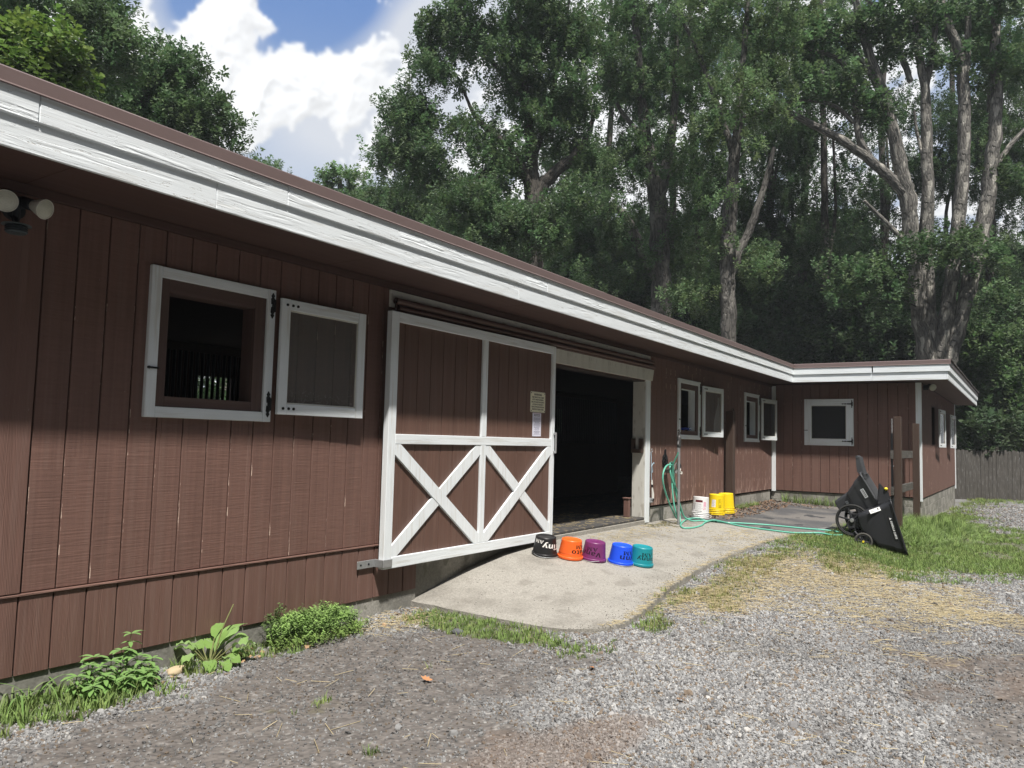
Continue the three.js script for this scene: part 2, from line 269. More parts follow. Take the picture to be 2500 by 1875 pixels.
// ground: yard of dirt, gravel, straw and soil, 32 m x 18 m from (-4, -3)
const hole = (x, z, cx, cz, rx, rz) => Math.exp(-(((x - cx) / rx) ** 2) - ((z - cz) / rz) ** 2);
function zones(x, z) {                                                        // weights of what covers the yard at a place
  const n = fbm(x * 0.9, z * 0.9, 501, 4) - 0.5, n2 = fbm(x * 2.7, z * 2.7, 505, 4) - 0.5;
  const dirt = clamp(1.25 * hole(x, z, 4.1, 1.2, 1.8, 0.95) + 0.75 * hole(x, z, 3.0, 2.0, 1.0, 0.8) + 1.0 * hole(x, z, 7.2, 5.2, 2.2, 0.8) + 0.5 * hole(x, z, 8.2, 4.1, 1.0, 0.35) + 1.5 * n + 0.5 * n2);
  const rust = clamp(1.2 * hole(x, z, 3.95, 3.1, 0.55, 0.26) + 0.8 * hole(x, z, 3.4, 2.7, 0.4, 0.25) + 0.7 * hole(x, z, 6.9, 4.9, 0.9, 0.5) + 1.4 * n2 - 0.1);
  const edge = z - table([[5.9, 1.75], [6.47, 2.05], [7.3, 1.95], [8.3, 1.82], [9.2, 1.74], [11.2, 1.86], [12.5, 2.1], [14, 2.6]], x);
  const near = smooth(5.9, 7.4, x);
  let straw = clamp(1.35 * hole(x, z, 9.8, 2.45, 1.7, 0.5) + 1.3 * hole(x, z, 10.3, 3.25, 1.6, 0.45) + 1.2 * hole(x, z, 9.6, 4.3, 1.3, 0.65) + 0.9 * hole(x, z, 8.2, 2.25, 0.9, 0.4) + 0.85 * hole(x, z, 5.25, 0.35, 0.5, 0.32) + (1.3 * n2 + 0.9 * n) * (0.15 + 0.85 * near) - 0.10);
  let grass = smooth(-0.5, 0.4, z - table([[9, 9], [10.5, 3.2], [11.4, 2.55], [12.3, 2.3], [14, 2.3], [16, 1.9], [18.6, 2.6], [22, 3.2], [30, 3.4]], x) + 1.1 * n) * smooth(0.75, -0.55, z - table([[9, 1.5], [10.3, 2.8], [11.3, 3.45], [12.3, 4.3], [13, 5.6], [16, 6.6], [18, 5.0], [20, 4.2], [24, 3.6], [30, 3.6]], x) + 1.6 * n + 1.5 * n2);
  grass = clamp(Math.max(grass, 0.9 * smooth(0.30, 0.0, Math.abs(edge - 0.16)) * smooth(7.2, 6.8, x) * smooth(5.4, 5.7, x) * smooth(-0.22, 0.1, n2)));
  grass = Math.max(grass, smooth(0.40, 0.16, Math.abs(x - 5.62 + 0.22 * n2)) * smooth(0.2, 0.4, z) * smooth(2.4, 1.9, z) * smooth(-0.30, -0.06, n2 + 0.25 * hole(x, z, 5.3, 0.6, 0.4, 0.5)));
  grass = Math.max(grass, 0.75 * smooth(0.55, 0.1, Math.abs(edge - 0.30)) * smooth(6.5, 7.2, x) * smooth(13, 11.5, x) * smooth(-0.14, 0.08, n2));
  grass = Math.max(grass, smooth(0.62, 0.30, z + 0.5 * n2) * smooth(3.2, 2.8, x), smooth(0.45, 0.2, z + 0.4 * n2) * smooth(3.2, 3.4, x) * smooth(5.0, 4.6, x) * 0.75);
  grass = Math.max(grass, smooth(0.30, 0.42, n2 + 0.15 * hole(x, z, 3, 2, 1.2, 0.8)) * 0.8);
  const far = smooth(18, 24, x);
  return { dirt: smooth(0.12, 0.75, dirt + 0.35 * n2), rust: smooth(0.2, 0.8, rust + 0.4 * n2), straw: straw * (1 - 0.6 * far), grass, edge };
}
const groundColour = tex(2048, 1152, (u, v) => {
  const x = -4 + u * 32, z = -3 + v * 18, q = zones(x, z), f = fbm(x * 9, z * 9, 511, 3), s = vn(x * 45, z * 45, 515), s2 = vn(x * 22, z * 22, 517);
  let c = mix([0.188, 0.188, 0.188], [0.125, 0.112, 0.102], q.dirt * 0.95);
  c = mix(c, [0.135, 0.097, 0.073], q.rust * 0.55);
  c = mul(c, 0.72 + 0.5 * f + 0.42 * (s - 0.5) + 0.3 * (s2 - 0.5));
  if (s > 0.86) c = mix(c, [0.46, 0.45, 0.43], 0.6 * (1 - 0.5 * q.dirt)); if (s < 0.1) c = mul(c, 0.6);
  c = mix(c, mul([0.235, 0.205, 0.145], 0.6 + 0.8 * vn(x * 60, z * 25, 519)), q.straw * 0.7);
  c = mix(c, mul([0.095, 0.09, 0.048], 0.6 + 0.8 * f), q.grass * 0.75);
  return c;
});
groundColour.wrapS = groundColour.wrapT = THREE.MirroredRepeatWrapping;
const grit = gray(1024, 1024, (u, v) => 0.5 + 0.6 * (vn(u * 150, v * 150, 521, 150, 150) - 0.5) + 0.5 * (fbm(u * 64, v * 64, 523, 3, 64, 64) - 0.5), [3, 3]);
groundColour.repeat.set(1 / 32, 1 / 18); groundColour.offset.set(4 / 32, 3 / 18);
const groundMat = std({ map: groundColour, bumpMap: grit, bumpScale: 0.02, roughness: 0.97 });
// bark
const barkBump = gray(512, 1024, (u, v) => { const w = u * 22 + 1.6 * fbm(u * 8, v * 14, 601, 3, 8, 14); const a = Math.abs(vn(w, v * 9, 603, 0, 9) * 2 - 1); return 0.25 + 0.75 * smooth(0.05, 0.5, a) * (0.7 + 0.3 * vn(u * 40, v * 40, 605, 40, 40)); }, [1, 2]);
const bark = (a, b, s) => std({ map: tex(512, 1024, (u, v) => { const w = u * 22 + 1.6 * fbm(u * 8, v * 14, 601, 3, 8, 14); const r = smooth(0.05, 0.5, Math.abs(vn(w, v * 9, 603, 0, 9) * 2 - 1)); let c = mix(mul(a, 0.45), a, r); c = mix(c, b, 0.8 * smooth(0.52, 0.72, fbm(u * 4, v * 5, s, 4, 4, 5))); return mul(c, 0.8 + 0.4 * vn(u * 60, v * 50, s + 3, 60, 50)); }, [1, 2]), bumpMap: barkBump, bumpScale: 0.03, roughness: 0.95 });
const barkGiant = bark([0.165, 0.157, 0.143], [0.42, 0.40, 0.355], 651);
const barkMid = bark([0.10, 0.094, 0.085], [0.20, 0.19, 0.17], 661);
const barkPale = bark([0.125, 0.118, 0.108], [0.30, 0.285, 0.26], 611), barkDark = bark([0.085, 0.076, 0.066], [0.14, 0.13, 0.118], 621);
const twigMat = std({ color: col(0.06, 0.052, 0.042), roughness: 0.95 });
const leafy = (k = 0.35) => new THREE.MeshPhysicalMaterial({ color: 0xffffff, roughness: 0.93, transmission: k, thickness: 0, ior: 1.35, specularIntensity: 0.6, side: THREE.DoubleSide });
const leafMat = leafy(0.48);
const fenceWood = std({ map: tex(512, 1024, (u, v) => { let c = mul([0.075, 0.069, 0.062], 1 + 0.7 * (fbm(u * 60, v * 6, 631, 4, 60, 6) - 0.5) + 0.4 * (fbm(u * 9, v * 9, 633, 4, 9, 9) - 0.5)); if (fbm(u * 30, v * 12, 637, 4, 30, 12) > 0.66) c = mix(c, [0.15, 0.147, 0.14], 0.6); return c; }, [0.8, 1.9]), bumpMap: gray(512, 512, (u, v) => fbm(u * 90, v * 8, 639, 3, 90, 8), [0.8, 1.9]), bumpScale: 0.008, roughness: 0.95 });  // weathered grey, darkened so the colour carries the tree shade over the fence
const shingle = std({ map: tex(512, 512, (u, v) => mul([0.07, 0.062, 0.058], 1 + 0.7 * (vn(u * 90, v * 90, 641, 90, 90) - 0.5)), [1, 1]), roughness: 0.95 });

// ------------------------------------------------------------------ ground, ramp, pad
function G(x, z) {
  const s = smooth(7, 13.5, x) * (1 - smooth(17.5, 27, x)), t = 1 - smooth(2.2, 3.8, z);
  return 0.32 * s * t - 0.1 * smooth(24, 33, x) + 0.016 * (fbm(x * 1.3, z * 1.3, 71, 3) - 0.5) - 0.02 * smooth(0.4, -0.2, z) * (x < 6 ? 0.5 : 0);
}
const steps = (list) => { const o = []; for (const [a, b, d] of list) for (let x = a; x < b - 1e-6; x += d) o.push(x); return o; };
function sheet(xs, zs, h, place) {
  const P = [], U = [], I = [], n = xs.length;
  for (const z of zs) for (const x of xs) { const [X, Z] = place ? place(x, z) : [x, z]; P.push(X, h(X, Z), Z); U.push(X, Z); }
  for (let j = 0; j + 1 < zs.length; j++) for (let i = 0; i + 1 < n; i++) { const a = j * n + i; I.push(a, a + n, a + 1, a + 1, a + n, a + n + 1); }
  const g = new THREE.BufferGeometry(); g.setAttribute('position', new THREE.Float32BufferAttribute(P, 3)); g.setAttribute('uv', new THREE.Float32BufferAttribute(U, 2)); g.setIndex(I); g.computeVertexNormals(); return g;
}
{
  const xs = [...steps([[-260, -40, 20], [-40, -4, 2], [-4, 1, 0.4], [1, 16, 0.10], [16, 36, 0.4], [36, 60, 2], [60, 300, 20]]), 300];
  const zs = [...steps([[-260, -40, 20], [-40, -8, 2], [-8, -0.6, 0.5], [-0.6, 6, 0.10], [6, 12, 0.4], [12, 40, 2], [40, 260, 20]]), 260];
  const m = put('ground', sheet(xs, zs, (x, z) => G(x, z) + (x > 1 && x < 16 && z > -0.6 && z < 6 ? 0.012 * (fbm(x * 7, z * 7, 73, 2) - 0.5) : 0)), groundMat); kind(m, 'structure'); tag(m, 'gravel and dirt yard in front of the brown barn');
}
const HW = [[5.88, 0.045], [6.1, 0.09], [6.46, 0.17], [6.88, 0.26], [7.4, 0.345], [7.9, 0.385], [8.4, 0.395], [11.4, 0.385], [12.6, 0.395]];
const HE = [[5.88, 0.03], [6.5, 0.045], [7.3, 0.075], [8.3, 0.115], [9.2, 0.15], [11.2, 0.26], [12.6, 0.325]];
const ZE = [[5.88, 1.5], [5.94, 1.71], [6.1, 1.92], [6.3, 2.01], [6.47, 2.03], [6.8, 2.0], [7.27, 1.93], [7.8, 1.84], [8.3, 1.79], [9.2, 1.71], [10.2, 1.76], [11.2, 1.85], [12.6, 2.12]];
const slabEdge = (x) => table(ZE, x) + 0.035 * (fbm(x * 3.1, 2.2, 81, 3) - 0.5);
const slabH = (x, z) => lerp(table(HW, x), table(HE, x), Math.pow(clamp(z / table(ZE, x)), 1.15)) + 0.008 * (fbm(x * 2, z * 2, 83, 3) - 0.5);
{
  const xs = steps([[0, 1.0001, 1 / 96]]), zs = steps([[0, 1.0001, 1 / 40]]);
  const X = (u) => lerp(5.885, 12.62, u), place = (u, v) => { const x = X(u); return [x + (u < 0.005 ? 0.05 * (fbm(v * 5, 1, 85, 3) - 0.5) : 0), -0.02 + v * (slabEdge(x) + 0.02)]; };
  const top = sheet(xs, zs, slabH, place), rim = [];
  for (const u of xs) rim.push(place(u, 1)); const front = zs.map((v) => place(0, v));
  const P = [], U = [], I = []; let run = 0;
  [...front, ...rim.slice(1)].forEach(([x, z], i, l) => { const h = slabH(x, z); if (i) run += Math.hypot(x - l[i - 1][0], z - l[i - 1][1]); P.push(x, h, z, x, h - 0.02, z + 0.006, x, h - 0.25, z + 0.01); U.push(run, h, run, h - 0.02, run, h - 0.25); if (i) for (const k of [0, 1]) { const a = (i - 1) * 3 + k; I.push(a, a + 1, a + 3, a + 1, a + 4, a + 3); } });
  const g = new THREE.BufferGeometry(); g.setAttribute('position', new THREE.Float32BufferAttribute(P, 3)); g.setAttribute('uv', new THREE.Float32BufferAttribute(U, 2)); g.setIndex(I); g.computeVertexNormals();
  const m = put('concrete_ramp', merge([top, g]), concrete); kind(m, 'structure'); tag(m, 'pale concrete ramp rising to the open barn doorway');
}
const padH = (x, z) => 0.392 - 0.03 * Math.max(0, z);
{
  const xs = steps([[12.625, 18.8, 0.2]]), zs = [0, 0.1, 0.25, 0.4, 0.55, 0.7, 0.85, 1];
  const far = (x) => table([[12.6, 2.35], [13, 2.5], [14, 2.55], [18.8, 2.5]], x) + 0.2 * (fbm(x * 2, 3, 87, 3) - 0.5);
  const m = put('paved_pad', sheet(xs, zs, (x, z) => padH(x, z) - (z > far(x) - 0.02 ? 0.04 : 0), (x, v) => [x, v * far(x)]), asphalt); kind(m, 'structure'); tag(m, 'dark worn paving between the ramp and the barn wing');
}

// ------------------------------------------------------------------ the barn
const barn = thing('brown_barn', 'long low brown board barn with white trim and an L-shaped wing', 'barn');
const Z0 = -6.9, XL = -7, XR = 27.95, WZ = 3.16, WX = 18.74, TOPY = 3.075, BOT = 0.635;
const S = 1.0655, WY0 = 1.747, WY1 = 2.8125;
// boards of 8 in between grooves, cut round openings [x0, x1, y0, y1]
function boards(wall, x0, x1, y0, y1, phase, holes, pick, opt = {}) {
  const W = 0.2032, gap = 0.0046, t = opt.t ?? 0.016, zf = opt.z ?? 0;
  for (let k = Math.floor((x0 - phase) / W); phase + k * W < x1; k++) {
    const a = Math.max(x0, phase + k * W + gap), b = Math.min(x1, phase + (k + 1) * W - gap); if (b - a < 0.012) continue;
    let spans = [[y0, y1]];
    const cuts = holes.filter((h) => h[0] < b && h[1] > a);
    const pieces = [[a, b]]; for (const h of cuts) { const l = pieces.pop(); if (h[0] > l[0] + 0.012 && h[0] < l[1]) pieces.push([l[0], h[0]], [h[0], l[1]]); else if (h[1] > l[0] && h[1] < l[1] - 0.012) pieces.push([l[0], h[1]], [h[1], l[1]]); else pieces.push(l); }
    for (const [p, q] of pieces) {
      spans = [[y0, y1]];
      for (const h of holes) if (h[0] < q - 1e-4 && h[1] > p + 1e-4) spans = spans.flatMap(([s, e]) => [[s, Math.min(e, h[2])], [Math.max(s, h[3]), e]].filter(([m, n]) => n - m > 0.01));
      const [m, dv] = pick(phase + k * W), du = -(phase + k * W) + Math.floor(hash(k + 99, 5, 3) * 4) * 0.25 + 0.018;
      const jit = (hash(k + 77, 9, 1) - 0.5) * 0.0016;
      for (const [s, e] of spans) put('board', box(p, q, s, e, zf - t, zf + jit, 0.0035, 'y', du, dv + (opt.rand ? hash(k + 50, 3) * 2.6 : 0)), m, wall);
    }
  }
}
function backing(wall, x0, x1, y0, y1, holes, m, z0 = -0.10, z1 = -0.0152) {   // the sheathing behind the boards, seen in the grooves
  const cut = [...new Set([x0, x1, ...holes.flatMap((h) => [h[0], h[1]]).filter((x) => x > x0 && x < x1)])].sort((a, b) => a - b), list = [];
  for (let i = 0; i + 1 < cut.length; i++) { let sp = [[y0, y1]]; for (const h of holes) if (h[0] < cut[i + 1] - 1e-4 && h[1] > cut[i] + 1e-4) sp = sp.flatMap(([s, e]) => [[s, Math.min(e, h[2])], [Math.max(s, h[3]), e]].filter(([a, b]) => b - a > 0.01)); for (const [s, e] of sp) list.push(box(cut[i], cut[i + 1], s, e, z0, z1, 0)); }
  put('sheathing', merge(list), m, wall);
}
const opening = (x, y = WY0) => [x + 0.152, x + 0.885, y + 0.152, y + 0.893];    // clear opening of a 42 in window whose left edge is at x
const W1 = 3.0, W2 = 12.775, W3 = 16.57;
const doorHole = [8.30, 11.42, 0.3, 2.66];
const frontWall = part('front_wall', barn, 'front wall of brown grooved boards facing the yard');
const peelOrNot = (x) => (x > 11.5 ? [sidingPeel, -0.62] : [siding, hash(Math.round(x * 50), 4) * 2.6]);
{
  const holes = [opening(W1), opening(W2), opening(W3), doorHole];
  boards(frontWall, XL, 2.04, BOT + 0.02, TOPY, 2.304, [], peelOrNot);
  boards(frontWall, 2.304, WX - 0.005, BOT + 0.02, TOPY, 2.304, holes, peelOrNot);
  boards(frontWall, XL, 5.94, 0.165, BOT, 2.29, [], () => [plywood, 0], { z: 0.011, t: 0.016, rand: true });
  backing(frontWall, XL, WX, BOT + 0.012, TOPY + 0.06, holes, grooveBrown); put('sheathing', box(XL, 5.94, 0.20, BOT + 0.011, -0.10, -0.0045, 0), grooveBrown, frontWall);
  put('trim_board', box(2.045, 2.292, BOT + 0.022, TOPY - 0.002, -0.010, 0.019, 0.003, 'y', 0.2), plywood, frontWall);
  put('drip_trim', box(XL, 5.955, BOT + 0.001, BOT + 0.016, -0.008, 0.024, 0.004, 'x'), plywood, frontWall);
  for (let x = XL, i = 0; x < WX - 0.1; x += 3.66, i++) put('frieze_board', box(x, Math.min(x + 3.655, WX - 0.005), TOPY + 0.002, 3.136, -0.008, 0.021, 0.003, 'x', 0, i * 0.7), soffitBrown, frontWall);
}
const wingWall = part('wing_front_wall', barn, 'end wall of the wing with one closed window'); wingWall.position.set(WX, 0, 0); wingWall.rotation.y = -Math.PI / 2;
const WW = 0.753;
{
  const holes = [opening(WW, 1.715)];
  boards(wingWall, 0.1, WZ - 0.098, BOT + 0.005, 3.12, 0.078, holes, (x) => [siding, hash(Math.round(x * 50), 6) * 2.6]);
  backing(wingWall, 0.003, WZ - 0.02, BOT + 0.03, 3.13, holes, grooveBrown);
  put('corner_trim', box(0.004, 0.096, 0.612, 3.10, -0.012, 0.02, 0.003, 'y'), white, wingWall);
  put('corner_trim', box(WZ - 0.095, WZ + 0.02, 0.56, 3.12, -0.012, 0.02, 0.003, 'y', 0.3), white, wingWall);
}
const sideWall = part('wing_side_wall', barn, 'long side wall of the wing in shade'); sideWall.position.set(0, 0, WZ);
{
  const holes = [[20.98, 21.68, 1.80, 2.72], [24.25, 24.95, 1.80, 2.72]];
  boards(sideWall, WX + 0.015, XR - 0.1, 0.62, 3.12, 0.03, holes, (x) => [siding, hash(Math.round(x * 50), 8) * 2.6]);
  backing(sideWall, WX + 0.02, XR - 0.02, 0.64, 3.13, holes, grooveBrown);
  put('corner_trim', box(XR - 0.1, XR, 0.5, 3.12, -0.012, 0.02, 0.003, 'y'), white, sideWall);
  for (const [x] of holes) {
    const w = part('window', sideWall);
    put('window_lining', merge([box(x - 0.02, x, 1.78, 2.74, -0.16, 0.006, 0.002), box(x + 0.7, x + 0.72, 1.78, 2.74, -0.16, 0.006, 0.002), box(x, x + 0.7, 1.78, 1.80, -0.16, 0.006, 0.002), box(x, x + 0.7, 2.72, 2.74, -0.16, 0.006, 0.002)]), innerBrown, w);
  }
}
// foundation, in cast and block pieces
{
  const f = part('foundation', barn);
  put('footing', box(XL, 5.96, -0.3, 0.33, -0.25, -0.006, 0.004, 'x'), foundationGrey, f);
  put('footing', box(5.962, 8.25, -0.3, BOT - 0.006, -0.25, -0.026, 0.004, 'x', 0, 0.4), foundationGrey, f);
  put('footing', box(11.44, WX - 0.03, -0.3, BOT - 0.008, -0.25, -0.028, 0.004, 'x', 0, 0.9), foundationGrey, f);
  put('door_sill', box(8.25, 11.438, -0.3, 0.452, -0.3, 0.022, 0.012, 'x', 0, 0.2), concrete, f);
  const fw = part('block_wall', barn); fw.position.set(WX, 0, 0); fw.rotation.y = -Math.PI / 2;
  for (let r = 0; r < 4; r++) for (let k = -1; k < 8; k++) { const a = Math.max(-0.02, k * 0.4 + (r % 2) * 0.2), b = Math.min(WZ - 0.02, k * 0.4 + 0.394 + (r % 2) * 0.2); if (b - a > 0.03) put('block', box(a, b, -0.17 + r * 0.2, Math.min(0.024 + r * 0.2, BOT), -0.2, -0.03 + 0.002 * hash(k + 5, r), 0.004, 'x', hash(k + 9, r) * 2, r), foundationGrey, fw); }
  const fs = part('block_wall', barn); fs.position.set(0, 0, WZ);
  for (let r = 0; r < 4; r++) for (let k = 0; k < 24; k++) { const a = Math.max(WX + 0.03, 18.6 + k * 0.4 + (r % 2) * 0.2), b = Math.min(XR - 0.02, 18.6 + k * 0.4 + 0.394 + (r % 2) * 0.2); if (b - a > 0.03) put('block', box(a, b, -0.19 + r * 0.2, 0.004 + r * 0.2, -0.2, -0.02 + 0.003 * hash(k + 5, r + 9), 0.004, 'x', hash(k + 9, r + 7) * 2, r), foundationGrey, fs); }
  put('mortar', merge([box(0, 3.12, -0.2, BOT - 0.01, -0.22, -0.037, 0).applyMatrix4(new THREE.Matrix4().makeRotationY(-Math.PI / 2).setPosition(WX, 0, 0)), box(WX + 0.04, XR - 0.03, -0.25, 0.6, WZ - 0.22, WZ - 0.03, 0)]), foundationGrey, f);
}
// soffit, fascia boards, metal edge, roof
{
  const FX = 18.09, FZ = 0.65, SZ = 3.74, SX = 28.75, y = 3.138;
  const so = part('soffit', barn);
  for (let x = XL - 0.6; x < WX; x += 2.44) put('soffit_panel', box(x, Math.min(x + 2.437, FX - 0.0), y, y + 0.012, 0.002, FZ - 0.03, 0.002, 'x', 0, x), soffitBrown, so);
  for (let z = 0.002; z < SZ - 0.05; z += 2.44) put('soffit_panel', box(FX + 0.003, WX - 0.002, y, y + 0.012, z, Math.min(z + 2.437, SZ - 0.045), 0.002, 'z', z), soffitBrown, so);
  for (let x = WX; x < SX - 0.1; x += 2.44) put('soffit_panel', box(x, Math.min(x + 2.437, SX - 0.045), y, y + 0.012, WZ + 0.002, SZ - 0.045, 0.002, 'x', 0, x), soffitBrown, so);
  const fa = part('fascia', barn, 'two-step white fascia board with blistered paint');
  const cutsLow = [XL - 0.6, -1.0, 3.05, 6.7, 10.35, 14.0, FX - 0.0], cutsUp = [XL - 0.6, -2, 1.93, 3.62, 7.25, 10.9, 14.5, FX - 0.02];
  for (let i = 0; i + 1 < cutsLow.length; i++) put('lower_fascia_board', box(cutsLow[i], cutsLow[i + 1] - 0.003, y - 0.012, 3.31, FZ - 0.028, FZ - 0.004, 0.003, 'x', 0.13 * i, i * 0.83), whiteLow, fa);
  for (let i = 0; i + 1 < cutsUp.length; i++) put('upper_fascia_board', box(cutsUp[i], cutsUp[i + 1] - 0.003, 3.298, 3.452, FZ - 0.003, FZ + 0.015, 0.005, 'x', 0.21 * i, i * 1.13), whiteBlister, fa);
  // wing, front and side
  for (const [a, b] of [[FZ - 0.02, 2.3], [2.303, SZ - 0.03]]) { put('lower_fascia_board', box(FX - 0.0, FX + 0.024, y - 0.012, 3.31, a, b, 0.003, 'z', 0, a), white, fa); put('upper_fascia_board', box(FX - 0.025, FX - 0.001, 3.296, 3.452, a + 0.02, b + (b > 3 ? 0.06 : 0), 0.004, 'z', 0.2, a), white, fa); }
  for (const [a, b] of [[FX + 0.001, 22], [22.003, 25.6], [25.603, SX]]) { put('lower_fascia_board', box(a, b, y - 0.012, 3.31, SZ - 0.028, SZ - 0.004, 0.003, 'x', 0, a), white, fa); put('upper_fascia_board', box(a + 0.002, b, 3.296, 3.452, SZ + 0.001, SZ + 0.024, 0.004, 'x', 0.3, a), white, fa); }
  const dm = part('drip_edge', barn, 'brown metal edge strip along the roof');
  const strip = (a, b, along) => { const pr = [[-0.004, 3.446], [0.012, 3.439], [0.016, 3.446], [0.008, 3.456], [0.006, 3.53], [-0.004, 3.54], [-0.12, 3.548]]; const g = []; for (let i = 0; i + 1 < pr.length; i++) { const p = pr[i], q = pr[i + 1], dx = q[0] - p[0], dy = q[1] - p[1], l = Math.hypot(dx, dy), nx = dy / l, ny = -dx / l, geo = new THREE.PlaneGeometry(1, 1); const pos = geo.attributes.position, nor = geo.attributes.normal, uv = geo.attributes.uv; [[q, a], [q, b], [p, a], [p, b]].forEach(([c, s], k) => { along === 'x' ? pos.setXYZ(k, s, c[1], c[0]) : pos.setXYZ(k, -c[0], c[1], s); along === 'x' ? nor.setXYZ(k, 0, ny, nx) : nor.setXYZ(k, -nx, ny, 0); uv.setXY(k, s, c[1]); }); g.push(geo); } return merge(g); };
  const joints = [XL - 0.6, -1.13, 2.52, 5.58, 8.63, 11.68, 14.73, FX - 0.03];
  for (let i = 0; i + 1 < joints.length; i++) put('metal_strip', strip(joints[i], joints[i + 1] + 0.02, 'x').translate(0, 0.0012 * (i % 2), FZ + 0.0175 + 0.0012 * (i % 2)), dripMetal, dm);
  for (const [a, b] of [[FZ + 0.02, 2.6], [2.598, SZ + 0.05]]) put('metal_strip', strip(a, b, 'z').translate(FX - 0.026, 0, 0), dripMetal, dm);
  put('metal_strip', strip(FX - 0.02, SX, 'x').translate(0, -0.02, SZ + 0.024), dripMetal, dm);
  const ro = part('roof', barn);
  const hip = (x0, x1, z0, z1, yb, yt, inset) => { const v = [[x0, yb, z0], [x1, yb, z0], [x1, yb, z1], [x0, yb, z1]], cz = (z0 + z1) / 2, cx = (x0 + x1) / 2; const r = x1 - x0 > z1 - z0 ? [[x0 + inset, yt, cz], [x1 - inset, yt, cz]] : [[cx, yt, z0 + inset], [cx, yt, z1 - inset]]; const f = x1 - x0 > z1 - z0 ? [[3, 2, 5], [3, 5, 4], [2, 1, 5], [1, 0, 4], [1, 4, 5], [0, 3, 4]] : [[3, 2, 5], [2, 1, 4], [2, 4, 5], [1, 0, 4], [0, 3, 5], [0, 5, 4]]; const A = [...v, ...r], P = [], U = []; for (const t of f) for (const k of t) { P.push(...A[k]); U.push(A[k][0], A[k][2]); } for (const t of [[0, 1, 2], [0, 2, 3]]) for (const k of t) { P.push(...A[k]); U.push(A[k][0], A[k][2]); } const g = new THREE.BufferGeometry(); g.setAttribute('position', new THREE.Float32BufferAttribute(P, 3)); g.setAttribute('uv', new THREE.Float32BufferAttribute(U, 2)); g.computeVertexNormals(); return g; };
  put('roof_slope', hip(XL - 0.6, SX + 0.02, Z0 - 0.6, FZ + 0.02, 3.535, 3.85, 3.5), shingle, ro);
  put('roof_slope', hip(FX - 0.01, SX + 0.03, -3.2, SZ + 0.03, 3.531, 3.68, 3.4), shingle, ro);
  // ragged shingle butts along the wing's long eave
  for (let x = FX + 0.05, k = 0; x < SX; x += 0.31, k++) put('shingle', box(x, x + 0.3, 3.522, 3.545 + 0.01 * hash(k, 4), SZ - 0.2, SZ + 0.05 + 0.02 * hash(k, 2), 0.002, 'x'), shingle, ro);
}
// interior: floor, back and end walls, ceiling, stall fronts with bars
{
  const inn = part('interior', barn);
  put('floor', merge([box(XL, XR - 0.05, 0.30, 0.470, Z0, -0.303, 0, 'x'), box(WX + 0.05, XR - 0.1, 0.3, 0.468, -0.303, WZ - 0.25, 0, 'x')]), rubberMat, inn);
  put('rubber_mat', box(8.27, 11.40, 0.453, 0.484, -1.8, 0.018, 0.006, 'x'), rubberMat, inn);
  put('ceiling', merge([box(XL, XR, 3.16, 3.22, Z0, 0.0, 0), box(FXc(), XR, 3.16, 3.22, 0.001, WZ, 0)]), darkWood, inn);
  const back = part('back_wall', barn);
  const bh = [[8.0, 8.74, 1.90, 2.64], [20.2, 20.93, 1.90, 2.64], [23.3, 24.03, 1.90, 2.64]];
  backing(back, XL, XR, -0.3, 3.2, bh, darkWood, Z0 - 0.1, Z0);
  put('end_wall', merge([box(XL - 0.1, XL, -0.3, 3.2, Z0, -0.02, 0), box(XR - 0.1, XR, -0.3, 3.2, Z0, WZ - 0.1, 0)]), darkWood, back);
  for (const [x0, x1, pitch, z] of [[4.2, 7.0, 0.076, -3.3], [13.0, 17.2, 0.085, -3.3]]) {
    const st = part('stall_front', barn);
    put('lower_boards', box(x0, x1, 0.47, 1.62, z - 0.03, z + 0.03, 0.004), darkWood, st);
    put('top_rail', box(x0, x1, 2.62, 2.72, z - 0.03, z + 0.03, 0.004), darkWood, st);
    const g = cyl(0.021, 0.021, 1.0, 0, 2.12, 0, 6);
    for (let x = x0 + 0.05; x < x1; x += pitch) { const b = put('bar', g, blackIron, st); b.position.set(x, 0, z); }
  }
}
function FXc() { return WX - 0.05; }
